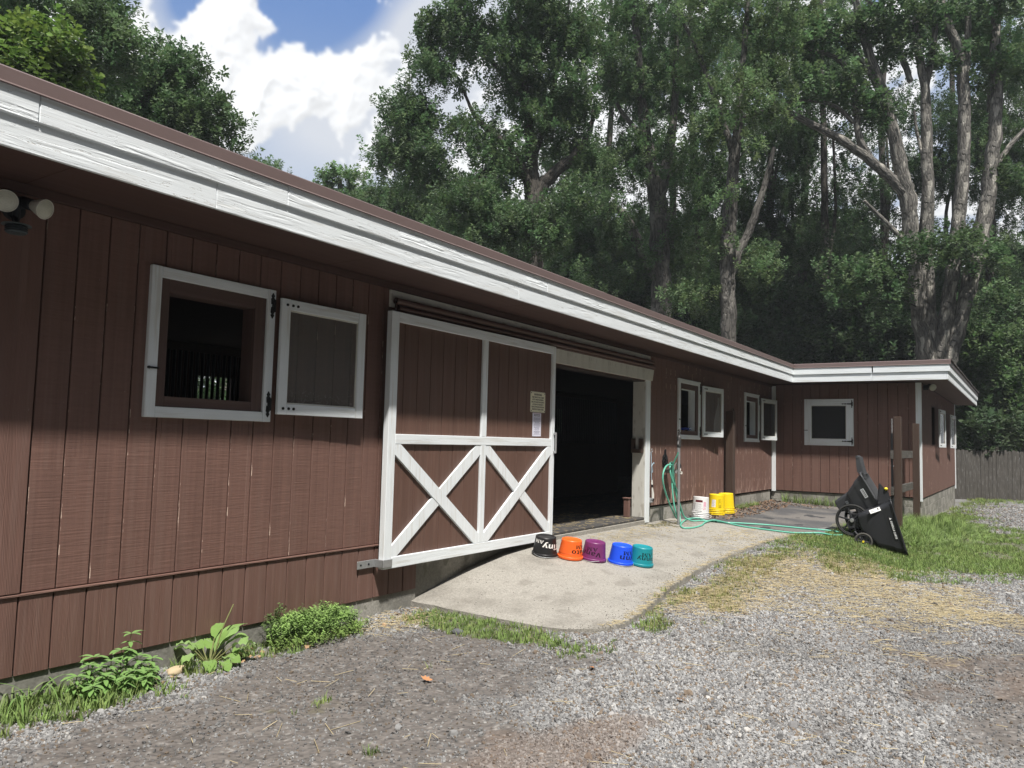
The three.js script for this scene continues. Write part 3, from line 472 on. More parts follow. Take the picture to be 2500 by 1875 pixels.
// windows and shutters (42 in casings); local x along the wall, z out of it
function windowUnit(parent, x, y, jamb, open) {
  const w = part('window', parent), b = 0.077, s = S;
  const W = (n, g, m) => put(n, g, m, w);
  W('casing_board', box(x, x + b, y, y + s, -0.008, 0.034, 0.004, 'y', hash(Math.round(x * 9), 1)), white);
  W('casing_board', box(x + s - b, x + s, y, y + s, -0.008, 0.034, 0.004, 'y', hash(Math.round(x * 9), 2)), white);
  W('casing_board', box(x + b + 0.001, x + s - b - 0.001, y + s - b, y + s - 0.001, -0.008, 0.032, 0.004, 'x', 0.3), white);
  W('casing_board', box(x + b + 0.001, x + s - b - 0.001, y + 0.001, y + b, -0.008, 0.032, 0.004, 'x', 0.1), white);
  if (!open) return w;
  const o = opening(x, y), i0 = x + b + 0.001, i1 = x + s - b - 0.001, j0 = y + b + 0.001, j1 = y + s - b - 0.001;
  W('inner_frame_board', box(i0, o[0], j0, j1, -0.011, 0.013, 0.003), innerBrown); W('inner_frame_board', box(o[1], i1, j0, j1, -0.011, 0.013, 0.003), innerBrown);
  W('inner_frame_board', box(o[0] + 0.001, o[1] - 0.001, o[3], j1, -0.011, 0.012, 0.003, 'x'), innerBrown); W('inner_frame_board', box(o[0] + 0.001, o[1] - 0.001, j0, o[2], -0.011, 0.012, 0.003, 'x'), innerBrown);
  W('jamb_board', box(o[0] - 0.02, o[0] + 0.001, o[2], o[3], -0.14, -0.012, 0.002), jamb); W('jamb_board', box(o[1] - 0.001, o[1] + 0.02, o[2], o[3], -0.14, -0.012, 0.002), jamb);
  W('jamb_board', box(o[0], o[1], o[3] - 0.001, o[3] + 0.02, -0.14, -0.012, 0.002, 'x'), jamb); W('jamb_board', box(o[0], o[1], o[2] - 0.02, o[2] + 0.001, -0.14, -0.012, 0.002, 'x'), jamb);
  W('latch', merge([box(x - 0.002, x + b + 0.006, y + 0.337, y + 0.351, 0.034, 0.046, 0.003, 'x'), cyl(0.005, 0.005, 0.02, x + 0.012, y + 0.344, 0.04, 8)]), blackIron);
  return w;
}
const pane = new THREE.MeshPhysicalMaterial({ color: col(0.60, 0.60, 0.585), transmission: 0.86, thickness: 0, roughness: 0.16, ior: 1.45 });
const paneDark = new THREE.MeshPhysicalMaterial({ color: col(0.24, 0.25, 0.26), transmission: 0.86, thickness: 0, roughness: 0.14, ior: 1.4, specularIntensity: 0.6 });
const dustFlecks = std({ color: col(0.45, 0.42, 0.37), roughness: 1, side: THREE.DoubleSide });
function hingeGeo() {                                                         // a spear-ended strap hinge standing upright
  const leaf = prism([[0, 0.012], [0.014, 0.012], [0.017, 0.055], [0.008, 0.066], [0.016, 0.078], [0, 0.104], [-0.016, 0.078], [-0.008, 0.066], [-0.017, 0.055], [-0.014, 0.012]], 0, 0.007);
  const low = leaf.clone().applyMatrix4(new THREE.Matrix4().makeRotationZ(Math.PI));
  return merge([leaf, low, box(-0.006, 0.03, -0.045, 0.045, 0, 0.012, 0.003), cyl(0.009, 0.009, 0.10, 0.012, 0, 0.012, 10)]);
}
const hinge = hingeGeo();
function shutterUnit(parent, hx, hz, y0, turn, paneM, extra) {               // hinged at local x = 0, swung open to the right
  const s = part('shutter', parent); s.position.set(hx, y0, hz); s.rotation.y = turn;
  const L = 0.93, H = 0.945, b = 0.088, T = 0.032, W = (n, g, m) => put(n, g, m, s);
  const k = Math.round(hx * 7);
  W('stile', box(0, b, 0, H, -T / 2, T / 2, 0.004, 'y', hash(k, 1) * 2), white); W('stile', box(L - b, L, 0, H, -T / 2, T / 2, 0.004, 'y', hash(k, 2) * 2), white);
  W('rail', box(b + 0.001, L - b - 0.001, H - b, H - 0.001, -T / 2 + 0.001, T / 2 - 0.001, 0.004, 'x', hash(k, 3) * 2), white); W('rail', box(b + 0.001, L - b - 0.001, 0.001, b, -T / 2 + 0.001, T / 2 - 0.001, 0.004, 'x', hash(k, 4) * 2), white);
  W('pane', new THREE.PlaneGeometry(L - 2 * b + 0.004, H - 2 * b + 0.004).translate(L / 2, H / 2, -0.006), paneM);
  W('glazing_bead', merge([box(b, L - b, b, b + 0.012, -0.004, 0.008, 0.003, 'x'), box(b, L - b, H - b - 0.012, H - b, -0.004, 0.008, 0.003, 'x'), box(L - b - 0.012, L - b, b + 0.012, H - b - 0.012, -0.004, 0.008, 0.003), box(b, b + 0.008, b + 0.012, H - b - 0.012, -0.004, 0.008, 0.003)]), greyWhite);
  const bolt = merge([new THREE.CylinderGeometry(0.0115, 0.0115, 0.008, 12).rotateX(Math.PI / 2), new THREE.CylinderGeometry(0.005, 0.006, 0.014, 8).rotateX(Math.PI / 2)]);
  for (const yy of [0.05, H - 0.05]) for (const xx of [0.052, 0.108, 0.158]) put('bolt', bolt, blackIron, s).position.set(xx, yy, T / 2 + 0.002);
  const r = rng(k + 5), fl = [];                                                // cobweb and chaff caught along the sill of the pane
  for (let i = 0; i < extra; i++) { const x = b + 0.03 + r() * (L - 2 * b - 0.06), y = b + 0.014 + Math.pow(r(), 2.2) * 0.10, a = r() * 3.1, l = 0.004 + r() * 0.012; fl.push(tube([[x, y, 0.001, 0.0006], [x + Math.cos(a) * l, y + Math.sin(a) * l, 0.002 + r() * 0.004, 0.0005]], 3, false)); }
  if (fl.length) kind(put('chaff', merge(fl), dustFlecks, s), 'stuff');
  return s;
}
windowUnit(frontWall, W1, WY0, innerBrown, true); windowUnit(frontWall, W2, WY0, white, true); windowUnit(frontWall, W3, WY0, white, true);
for (const [x, y] of [[W1, WY0], [W2, WY0], [W3, WY0]]) for (const yy of [0.14, S - 0.13]) put('hinge', hinge, blackIron, frontWall).position.set(x + S - 0.035, y + yy, 0.035);
tag(shutterUnit(barn, 4.092, 0.064, 1.81, -0.028, pane, 170), 'white framed clear shutter swung open beside the nearest window');
{
  const s = shutterUnit(barn, 13.868, 0.064, 1.805, -0.075, pane, 0), g = new THREE.PlaneGeometry(1, 1, 10, 14), p = g.attributes.position;   // a curl of torn plastic film behind its pane
  for (let i = 0; i < p.count; i++) { const u = p.getX(i) + 0.5, v = p.getY(i) + 0.5, w = 0.10 + 0.16 * (1 - v) ** 2 + 0.05 * Math.sin(v * 5); p.setXYZ(i, 0.80 - w * u * 1.15 + 0.05 * (1 - v) * (1 - v), 0.11 + 0.66 * v, -0.016 - 0.05 * Math.sin(u * 3.1) * (0.4 + 0.6 * (1 - v))); }
  g.computeVertexNormals(); put('torn_film', g, new THREE.MeshPhysicalMaterial({ color: col(0.72, 0.72, 0.70), transmission: 0.35, roughness: 0.6, thickness: 0, side: THREE.DoubleSide }), s);
} shutterUnit(barn, 17.665, 0.066, 1.80, -0.095, paneDark, 0);
{ // wing window, closed, with its strap hinges
  const x = WW, y = 1.712;
  windowUnit(wingWall, x, y, white, false);
  const s = shutterUnit(wingWall, x + 0.068, 0.02, y + 0.06, 0, paneDark, 0); s.children.filter((c) => c.name === 'bolt').forEach((c) => s.remove(c));
  const strap = merge([prism([[0.02, -0.018], [-0.10, -0.012], [-0.112, -0.004], [-0.125, -0.014], [-0.18, -0.008], [-0.2, -0.015], [-0.215, 0], [-0.2, 0.015], [-0.18, 0.008], [-0.125, 0.014], [-0.112, 0.004], [-0.10, 0.012], [0.02, 0.018]], 0, 0.006), prism([[0, -0.09], [0.012, -0.075], [0.006, -0.06], [0.022, -0.04], [0.022, 0.04], [0.006, 0.06], [0.012, 0.075], [0, 0.09], [-0.012, 0.075], [-0.004, 0.06], [-0.012, 0.04], [-0.012, -0.04], [-0.004, -0.06], [-0.012, -0.075]], 0.002, 0.011)]);
  for (const yy of [0.105, S - 0.115]) put('strap_hinge', strap, blackIron, wingWall).position.set(x + S - 0.035, y + yy, 0.036);
  put('latch', box(x - 0.002, x + 0.078, y + 0.337, y + 0.351, 0.034, 0.044, 0.003, 'x'), blackIron, wingWall);
}
for (const x of [21.72, 25.05]) shutterUnit(sideWall, x, 0.10, 1.74, -0.06, pane, 0);
// the opening: head, jamb, and the sliding door with its track
{
  const o = part('doorway', barn);
  put('head_board', merge([prism([[8.30, 2.665], [11.60, 2.665], [11.655, 2.845], [8.30, 2.845]], -0.008, 0.042)]), greyWhite, o);
  put('jamb_board', box(11.408, 11.45, 0.485, 2.664, -0.21, 0.003, 0.003), greyWhite, o);
  put('jamb_trim', box(11.4085, 11.57, 0.402, 2.664, 0.0035, 0.026, 0.004), white, o);
  put('jamb_board', box(8.27, 8.30, 0.485, 2.664, -0.21, -0.012, 0.003), greyWhite, o);
  put('head_lining', box(8.30, 11.42, 2.64, 2.663, -0.21, -0.009, 0.003, 'x'), darkWood, o);
  const hk = part('latch_bracket', barn, 'dark wooden forked bracket on the door jamb');
  put('bracket_base', box(11.335, 11.407, 1.50, 1.565, -0.205, -0.012, 0.004, 'z'), postBrown, hk);
  put('prong', box(11.345, 11.407, 1.566, 1.73, -0.205, -0.15, 0.004), postBrown, hk); put('prong', box(11.345, 11.407, 1.566, 1.73, -0.078, -0.013, 0.004), postBrown, hk);
  put('door_guide', merge([box(11.575, 11.66, 0.70, 0.79, 0.002, 0.014, 0.003), box(11.575, 11.62, 0.715, 0.775, 0.014, 0.075, 0.004)]), galv, barn);
  const tr = part('door_track', barn), trackBrown = std({ map: grainColour, color: col(0.55, 0.5, 0.5), roughness: 0.5 });
  put('track_board', box(5.42, 11.55, 2.90, 3.064, -0.006, 0.026, 0.003, 'x'), greyWhite, tr);
  const pipe = (y, z, r, x0, x1) => { const g = tube([[x0, y, z, r], [(x0 + x1) / 2, y, z, r], [x1, y, z, r]], 16, false); return merge([g, tube([[x0 + 0.002, y, z, r * 0.72], [x0 + 0.3, y, z, r * 0.72]], 16, false)]); };
  put('track_rail', pipe(2.952, 0.078, 0.032, 5.43, 11.53), trackBrown, tr); put('track_rail', pipe(2.886, 0.088, 0.022, 5.465, 11.565), trackBrown, tr);
  put('track_flange', box(5.47, 11.55, 2.848, 2.93, 0.028, 0.060, 0.004, 'x'), trackBrown, tr);
  const d = part('sliding_door', barn, 'white framed brown sliding door with crossed braces, pushed open');
  const X0 = 5.335, X1 = 8.37, Y0 = 0.432, Y1 = 2.842, s = 0.105, cx0 = 6.81, cx1 = 6.905, m0 = 1.588, m1 = 1.682;
  for (let k = 0; k < 15; k++) { const a = X0 + 0.02 + k * 0.2, b = Math.min(a + 0.194, X1 - 0.02); put('plank', box(a, b, Y0 + 0.03, Y1 - 0.03, 0.083, 0.1025 + 0.0012 * hash(k, 8), 0.0025, 'y', -a + Math.floor(hash(k, 2) * 4) * 0.25, hash(k, 3) * 2.6), doorBrown, d); }
  put('back_sheet', box(X0 + 0.01, X1 - 0.01, Y0 + 0.01, Y1 - 0.01, 0.066, 0.0825, 0.002), doorBrown, d);
  const stile = (a, b, y0, y1, dv) => put('stile', box(a, b, y0, y1, 0.066, 0.132, 0.004, 'y', dv, dv), white, d);
  stile(X0, X0 + s, Y0, Y1, 0.1); stile(X1 - 0.075, X1, Y0, Y1, 0.7);
  put('stile', box(cx0, cx1, Y0 + s + 0.001, m0 - 0.001, 0.1035, 0.131, 0.004, 'y', 0.3), white, d); put('stile', box(cx0, cx1, m1 + 0.001, Y1 - 0.098, 0.1035, 0.131, 0.004, 'y', 0.9), white, d);
  const rail = (y0, y1, a, b, dv) => put('rail', box(a, b, y0, y1, 0.1035, 0.1315, 0.004, 'x', dv, dv), white, d);
  rail(Y1 - 0.097, Y1, X0 + s + 0.001, X1 - 0.076, 0.2); rail(m0, m1, X0 + s + 0.001, X1 - 0.076, 0.5); rail(Y0, Y0 + s, X0 + s + 0.001, X1 - 0.076, 0.8);
  const brace = (x0, x1, dir, z1) => { const y0 = Y0 + s + 0.002, y1 = m0 - 0.002, a = 0.075, b = 0.098; const p = dir > 0 ? [[x0, y0], [x0 + a, y0], [x1, y1 - b], [x1, y1], [x1 - a, y1], [x0, y0 + b]] : [[x0, y1], [x0, y1 - b], [x1 - a, y0], [x1, y0], [x1, y0 + b], [x0 + a, y1]]; put('brace', prism(p, 0.1036, z1), white, d); };
  brace(X0 + s + 0.002, cx0 - 0.002, 1, 0.126); brace(X0 + s + 0.002, cx0 - 0.002, -1, 0.131); brace(cx1 + 0.002, X1 - 0.077, -1, 0.126); brace(cx1 + 0.002, X1 - 0.077, 1, 0.131);
  put('pull_handle', merge([cyl(0.011, 0.011, 0.25, X1 - 0.02, 1.63, 0.165, 10), box(X1 - 0.031, X1 - 0.009, 1.50, 1.53, 0.132, 0.17, 0.003), box(X1 - 0.031, X1 - 0.009, 1.73, 1.76, 0.132, 0.17, 0.003)]), galv, d);
  put('edge_latch', box(X1 + 0.001, X1 + 0.03, 1.53, 1.70, 0.085, 0.12, 0.006), galv, d);
  const br = part('door_stay', barn, 'galvanised strap holding the foot of the sliding door');
  put('strap', merge([box(5.10, 5.335, 0.452, 0.522, 0.027, 0.037, 0.002, 'x'), box(5.312, 5.334, 0.452, 0.522, 0.037, 0.145, 0.002), box(5.312, 5.44, 0.452, 0.522, 0.137, 0.146, 0.002, 'x')]), galv, br);
  for (const x of [5.14, 5.24]) put('screw', new THREE.CylinderGeometry(0.009, 0.009, 0.006, 10).rotateX(Math.PI / 2), blackIron, br).position.set(x, 0.487, 0.039);
}

// ------------------------------------------------------------------ lamps
function parLamp(parent, x, y, z, dir, r, m) {                                // a reflector lamp: glass face, cone, socket
  const g = part('lamp_head', parent); g.position.set(x, y, z); g.quaternion.setFromUnitVectors(new THREE.Vector3(0, 0, 1), new THREE.Vector3(...dir).normalize());
  const turn = (geo) => geo.rotateX(Math.PI / 2);
  put('bulb', turn(lathe([[0.02, -0.115], [0.028, -0.09], [0.045, -0.05], [r * 0.93, -0.012], [r, 0], [r * 0.99, 0.006], [r * 0.93, 0.004]], 32)), m[0], g);
  put('lens', turn(lathe([[r * 0.935, 0.002], [r * 0.7, 0.007], [r * 0.3, 0.011], [0.0001, 0.012]], 32)), m[1], g);
  put('socket', turn(lathe([[0.0001, -0.185], [0.03, -0.185], [0.036, -0.17], [0.036, -0.10], [0.030, -0.092], [0.02, -0.09]], 24)), m[2], g);
  return g;
}
const lensGlass = std({ map: tex(256, 256, (u, v) => mul([0.50, 0.50, 0.42], 1 + 0.35 * (fbm(u * 5, v * 5, 701, 4, 5, 5) - 0.5)), [0.2, 0.2]), roughness: 0.25 });
const rimGlass = std({ color: col(0.62, 0.61, 0.54), roughness: 0.3 });
const fitting = std({ color: col(0.02, 0.024, 0.03), roughness: 0.5, metalness: 0.2 });
{
  const t = thing('flood_light', 'twin-headed dark floodlight with motion sensor under the eave at the left', 'floodlight');
  parLamp(t, 1.985, 2.955, 0.20, [-0.40, -0.30, 0.87], 0.064, [rimGlass, lensGlass, fitting]);
  parLamp(t, 2.195, 2.960, 0.205, [0.34, -0.30, 0.88], 0.061, [rimGlass, lensGlass, fitting]);
  put('base_plate', merge([new THREE.CylinderGeometry(0.058, 0.062, 0.035, 24).rotateX(Math.PI / 2).translate(2.10, 2.955, 0.036), cyl(0.02, 0.02, 0.16, 2.10, 2.95, 0.07, 12).rotateX(0)]), fitting, t);
  put('arm', merge([tube([[2.10, 2.955, 0.05, 0.016], [2.06, 2.97, 0.08, 0.016], [2.035, 2.985, 0.09, 0.018]], 10), tube([[2.10, 2.955, 0.05, 0.016], [2.13, 2.985, 0.05, 0.016], [2.145, 2.995, 0.06, 0.018]], 10), tube([[2.10, 2.94, 0.05, 0.014], [2.09, 2.87, 0.10, 0.014], [2.07, 2.845, 0.15, 0.016]], 10)]), fitting, t);
  const s = part('sensor', t); s.position.set(2.055, 2.815, 0.19); s.rotation.y = -0.35;
  put('sensor_body', lathe([[0.0001, -0.035], [0.048, -0.035], [0.056, -0.028], [0.056, 0.012], [0.0001, 0.016]], 28), std({ color: col(0.05, 0.065, 0.075), roughness: 0.5 }), s);
  put('sensor_hood', lathe([[0.0001, 0.024], [0.05, 0.024], [0.075, 0.018], [0.078, 0.012], [0.05, 0.015], [0.0001, 0.016]], 28), std({ color: col(0.10, 0.12, 0.13), roughness: 0.5 }), s);
  put('sensor_rib', merge([-0.022, -0.010, 0.002].map((y) => new THREE.TorusGeometry(0.0565, 0.003, 6, 28).rotateX(Math.PI / 2).translate(0, y, 0))), fitting, s);
}
{
  const t = thing('flood_light', 'small round floodlight under the far corner eave of the wing', 'floodlight');
  parLamp(t, 19.18, 3.04, 3.36, [-0.75, -0.35, 0.5], 0.075, [rimGlass, lensGlass, fitting]);
  put('base_plate', new THREE.CylinderGeometry(0.06, 0.06, 0.1, 20).rotateX(Math.PI / 2).translate(19.28, 3.05, 3.215), fitting, t);
  put('arm', tube([[19.28, 3.05, 3.26, 0.018], [19.28, 3.07, 3.30, 0.02], [19.30, 3.09, 3.30, 0.02]], 8), fitting, t);
}

// ------------------------------------------------------------------ writing
function canvasTex(w, h, draw) { const c = document.createElement('canvas'); c.width = w; c.height = h; draw(c.getContext('2d'), w, h); const t = new THREE.CanvasTexture(c); t.colorSpace = THREE.SRGBColorSpace; t.magFilter = THREE.LinearFilter; t.anisotropy = 8; return t; }
function panel(w, h, t, r = 0.012) {                                          // a thin rounded sheet; its face carries 0..1 uv
  const s = new THREE.Shape(); const a = w / 2, b = h / 2; s.moveTo(-a + r, -b); s.lineTo(a - r, -b); s.quadraticCurveTo(a, -b, a, -b + r); s.lineTo(a, b - r); s.quadraticCurveTo(a, b, a - r, b); s.lineTo(-a + r, b); s.quadraticCurveTo(-a, b, -a, b - r); s.lineTo(-a, -b + r); s.quadraticCurveTo(-a, -b, -a + r, -b);
  const g = new THREE.ExtrudeGeometry(s, { depth: t, bevelEnabled: false, curveSegments: 5 }), p = g.attributes.position, u = g.attributes.uv; for (let i = 0; i < p.count; i++) u.setXY(i, p.getX(i) / w + 0.5, p.getY(i) / h + 0.5); return g;
}
const hang = (o, x, y, z, rz) => { o.position.set(x, y, z); o.rotation.z = rz; return o; };
{
  const t = canvasTex(884, 650, (c, w, h) => {
    c.fillStyle = '#e0dcc2'; c.fillRect(0, 0, w, h); c.strokeStyle = '#3a3728'; c.lineWidth = 4; c.beginPath(); c.roundRect(16, 16, w - 32, h - 32, 30); c.stroke();
    c.fillStyle = '#14130e'; c.textAlign = 'center'; c.textBaseline = 'middle'; const line = (s, y, px, most) => { c.save(); c.translate(w / 2, y); c.font = `bold ${px}px sans-serif`; const m = c.measureText(s).width; c.scale(Math.min(1.25, most / m), 1); c.fillText(s, 0, 0); c.strokeStyle = c.fillStyle; c.lineWidth = 2.5; c.strokeText(s, 0, 0); c.restore(); };
    line('WARNING', 88, 88, 470);
    ['UNDER CONNECTICUT LAW, AN EQUINE', 'ACTIVITY SPONSOR OR PROFESSIONAL', 'SHALL NOT BE LIABLE FOR ANY INJURY TO,', 'OR THE DEATH OF, A PARTICIPANT IN', 'EQUINE ACTIVITIES RESULTING FROM THE', 'INHERENT RISK OF EQUINE ACTIVITIES.'].forEach((s, i) => line(s, 176 + i * 76, 68, [700, 680, 770, 650, 750, 700][i]));
    c.fillStyle = '#5a553f'; c.fillRect(540, 612, 190, 5);
  });
  const s = hang(thing('warning_sign', 'cream WARNING sign in black capitals on the sliding door', 'sign'), 7.996, 2.122, 0.1045, 0);
  put('plate', panel(0.34, 0.25, 0.004, 0.018), std({ map: t, roughness: 0.5 }), s).receiveShadow = true;
  for (const [x, y] of [[-0.152, 0.108], [0.152, 0.108], [-0.152, -0.108], [0.152, -0.108]]) put('screw', new THREE.CylinderGeometry(0.006, 0.006, 0.005, 10).rotateX(Math.PI / 2), blackIron, s).position.set(x, y, 0.005);
}
{
  const t = canvasTex(420, 640, (c, w, h) => {
    c.fillStyle = '#d9d8e6'; c.fillRect(0, 0, w, h); c.fillStyle = '#b23a4a'; c.fillRect(24, 16, w - 48, 6); c.fillStyle = '#3a2a3a'; c.textAlign = 'center'; c.font = 'bold 88px sans-serif'; c.save(); c.translate(w / 2, 96); c.scale(0.92, 1); c.fillText('NOTICE', 0, 0); c.restore();
    const r = rng(31); c.fillStyle = '#54587a';                                  // lines of small print, too small to read
    for (let y = 128, i = 0; y < 600; y += 17 + (i % 5 === 3 ? 10 : 0), i++) { const half = 90 + r() * 90; for (let x = w / 2 - half; x < w / 2 + half;) { const l = 8 + r() * 34; c.fillRect(x, y, l, i % 6 === 2 ? 11 : 7); x += l + 7; } }
  });
  const s = hang(thing('notice_sign', 'narrow pale NOTICE card pinned below the warning sign', 'sign'), 7.982, 1.848, 0.1045, 0.01);
  put('card', panel(0.195, 0.285, 0.003, 0.006), std({ map: t, roughness: 0.45 }), s);
}

// ------------------------------------------------------------------ feed buckets, upside down in a row on the ramp
function feedBucket(x, z, hue, label, words, opt = {}) {
  const y = slabH(x, z) + 0.002, b = thing('feed_bucket', label, 'bucket', [x, y, z], 0, 'upturned feed buckets on the ramp');
  const nx = (slabH(x + 0.1, z) - slabH(x - 0.1, z)) / 0.2, nz = (slabH(x, z + 0.1) - slabH(x, z - 0.1)) / 0.2; b.rotation.z = Math.atan(nx) * 0.8; b.rotation.x = -Math.atan(nz) * 0.8;
  const css = '#' + new THREE.Color().setRGB(...hue).getHexString();
  const t = canvasTex(1536, 384, (c, w, h) => {
    c.fillStyle = css; c.fillRect(0, 0, w, h); const r = rng(words.seed);
    for (let i = 0; i < 260; i++) { c.fillStyle = `rgba(${r() > 0.5 ? '255,255,255' : '30,25,20'},${0.03 + 0.07 * r()})`; c.fillRect(r() * w, r() * h, 1 + r() * 22, 1 + r() * 2.5); }
    c.fillStyle = words.ink; c.textAlign = 'center'; c.textBaseline = 'middle';
    for (const [s, u, v, px, font, tilt] of words.lines) { c.save(); c.translate(w * (0.5 + u), h * (1 - v)); c.rotate(Math.PI + tilt); c.scale(1.18, 0.96); c.font = font.replace('PX', Math.round(px * 1.28) + 'px'); c.fillText(s, 0, 0); c.restore(); }
  });
  const m = std({ map: t, roughness: 0.42 }), plain = std({ color: col(...hue), roughness: 0.4 }), face = Math.atan2(0 - x, 5.08 - z);
  const wall = put('body', lathe([[0.1405, 0.034], [0.1195, 0.206]], 48).rotateY(Math.PI + face), m, b); wall.castShadow = true;
  put('base', lathe([[0.1195, 0.206], [0.116, 0.215], [0.109, 0.2185], [0.099, 0.2165], [0.095, 0.209], [0.06, 0.207], [0.0001, 0.206]], 48), plain, b);
  put('rim', lathe([[0.130, 0.002], [0.146, 0.0], [0.1515, 0.005], [0.1515, 0.026], [0.148, 0.032], [0.1405, 0.034]], 48), plain, b);
  if (opt.band) put('band', new THREE.TorusGeometry(0.1365, 0.0028, 6, 48).rotateX(Math.PI / 2).translate(0, 0.072, 0), plain, b);
  if (opt.bail !== undefined) put('handle', tube(curve([[Math.cos(opt.bail) * 0.152, 0.02, Math.sin(opt.bail) * 0.152], [Math.cos(opt.bail + 0.6) * 0.166, 0.008, Math.sin(opt.bail + 0.6) * 0.166], [Math.cos(opt.bail + 1.5) * 0.168, 0.006, Math.sin(opt.bail + 1.5) * 0.168], [Math.cos(opt.bail + 2.5) * 0.166, 0.008, Math.sin(opt.bail + 2.5) * 0.166], [Math.cos(opt.bail + 3.14) * 0.152, 0.02, Math.sin(opt.bail + 3.14) * 0.152]], 24, 0.003), 6), galv, b);
  if (opt.clip !== undefined) put('ear_clip', merge([box(0.145, 0.175, 0.02, 0.05, -0.012, 0.012, 0.004), new THREE.TorusGeometry(0.016, 0.004, 6, 12).translate(0.168, 0.058, 0), box(0.15, 0.168, 0.05, 0.085, -0.006, 0.006, 0.003)]).rotateY(opt.clip), blackIron, b);
  return b;
}
const sansB = 'bold PX sans-serif', serif = 'bold PX serif';
feedBucket(7.795, 0.37, [0.012, 0.012, 0.013], 'black upturned feed bucket with white lettering, leftmost of the row', { seed: 1, ink: '#eceae6', lines: [['AM', -0.105, 0.80, 92, serif, 0.05], ['Tiny', 0.105, 0.50, 150, sansB, 0.12]] }, { bail: 0.4 });
feedBucket(7.955, 0.62, [0.83, 0.13, 0.018], 'orange upturned feed bucket with black lettering', { seed: 2, ink: '#2a0d04', lines: [['AM', 0.150, 0.68, 100, serif, 0.03], ['Pato', 0.145, 0.34, 128, sansB, 0.0]] }, { band: true });
feedBucket(8.165, 0.815, [0.165, 0.030, 0.130], 'purple upturned feed bucket with black lettering', { seed: 3, ink: '#1c0616', lines: [['AM', -0.04, 0.62, 104, serif, -0.06], ['Vann', -0.055, 0.32, 128, sansB, 0.06]] }, { bail: 2.2 });
feedBucket(8.375, 1.06, [0.012, 0.085, 0.78], 'bright blue upturned feed bucket with black lettering', { seed: 4, ink: '#050b2c', lines: [['AM', 0.115, 0.64, 112, serif, 0.02], ['Lynn', 0.135, 0.30, 140, sansB, 0.05]] }, { bail: 1.0 });
feedBucket(8.585, 1.225, [0.010, 0.24, 0.285], 'teal upturned feed bucket with black lettering, rightmost of the row', { seed: 5, ink: '#04201f', lines: [['AM', 0.085, 0.62, 112, serif, 0.02], ['Danny', 0.105, 0.34, 112, sansB, 0.04]] }, { clip: 0.15 });

// ------------------------------------------------------------------ five-gallon pails by the wall
function pail(name, label, x, z, y, hue, draw, tilt, face, spin) {
  const b = thing(name, label, 'bucket', [x, y, z]); b.rotation.set(tilt[0], 0, tilt[1]);
  const css = '#' + new THREE.Color().setRGB(...hue).getHexString(), t = canvasTex(1200, 400, (c, w, h) => { c.fillStyle = css; c.fillRect(0, 0, w, h); const r = rng(Math.round(x * 100)); for (let i = 0; i < 300; i++) { c.fillStyle = `rgba(60,50,40,${0.03 + 0.06 * r()})`; c.fillRect(r() * w, r() * h, 1 + r() * 9, 1 + r() * 5); } draw(c, w, h); });
  const plain = std({ color: col(...hue), roughness: 0.45 }), a = Math.atan2(-x, 5.08 - z);
  put('body', lathe([[0.147, 0.105], [0.133, 0.362]], 48).rotateY(Math.PI + a + face), std({ map: t, roughness: 0.42 }), b);
  put('base', lathe([[0.133, 0.362], [0.130, 0.369], [0.122, 0.37], [0.117, 0.362], [0.0001, 0.360]], 40), plain, b);
  put('rim', lathe([[0.140, 0.0], [0.153, 0.0], [0.155, 0.008], [0.1505, 0.014], [0.1505, 0.032], [0.1565, 0.036], [0.1565, 0.042], [0.1495, 0.046], [0.1495, 0.066], [0.156, 0.070], [0.156, 0.076], [0.1485, 0.080], [0.1485, 0.095], [0.154, 0.098], [0.154, 0.103], [0.147, 0.105]], 48), plain, b);
  const q = spin; put('handle', tube(curve([[Math.cos(q) * 0.158, 0.075, Math.sin(q) * 0.158], [Math.cos(q + 0.45) * 0.19, 0.05, Math.sin(q + 0.45) * 0.19], [Math.cos(q + 1.57) * 0.215, 0.018, Math.sin(q + 1.57) * 0.215], [Math.cos(q + 2.7) * 0.19, 0.05, Math.sin(q + 2.7) * 0.19], [Math.cos(q + 3.14) * 0.158, 0.075, Math.sin(q + 3.14) * 0.158]], 24, 0.0035), 6), plain, b);
}
pail('plastic_pail', 'white upturned pail with a dark red label stripe by the hose', 13.15, 0.285, 0.38, [0.72, 0.72, 0.72], (c, w, h) => {
  c.fillStyle = '#5b1620'; c.fillRect(w * 0.385, h * 0.20, w * 0.15, h * 0.15); c.fillStyle = '#8f8f96'; for (let i = 0; i < 9; i++) c.fillRect(w * 0.405, h * (0.44 + i * 0.052), w * (0.05 + 0.05 * hash(i, 2)), 5); for (let i = 0; i < 8; i++) c.fillRect(w * 0.475, h * (0.46 + i * 0.052), w * (0.03 + 0.03 * hash(i, 3)), 5);
  c.fillStyle = '#31222a'; c.fillRect(w * 0.40, h * 0.93, w * 0.13, 14); c.fillRect(w * 0.372, h * 0.42, 14, h * 0.4); c.fillStyle = 'rgba(214,120,150,0.55)'; c.fillRect(w * 0.555, h * 0.30, w * 0.055, h * 0.32); c.strokeStyle = '#d2788f'; c.lineWidth = 7; c.beginPath(); c.arc(w * 0.572, h * 0.75, 30, 0, 7); c.stroke(); c.beginPath(); c.moveTo(w * 0.555, h * 0.85); c.lineTo(w * 0.59, h * 0.66); c.stroke();
}, [0.03, -0.07], 0.0, 0.5);
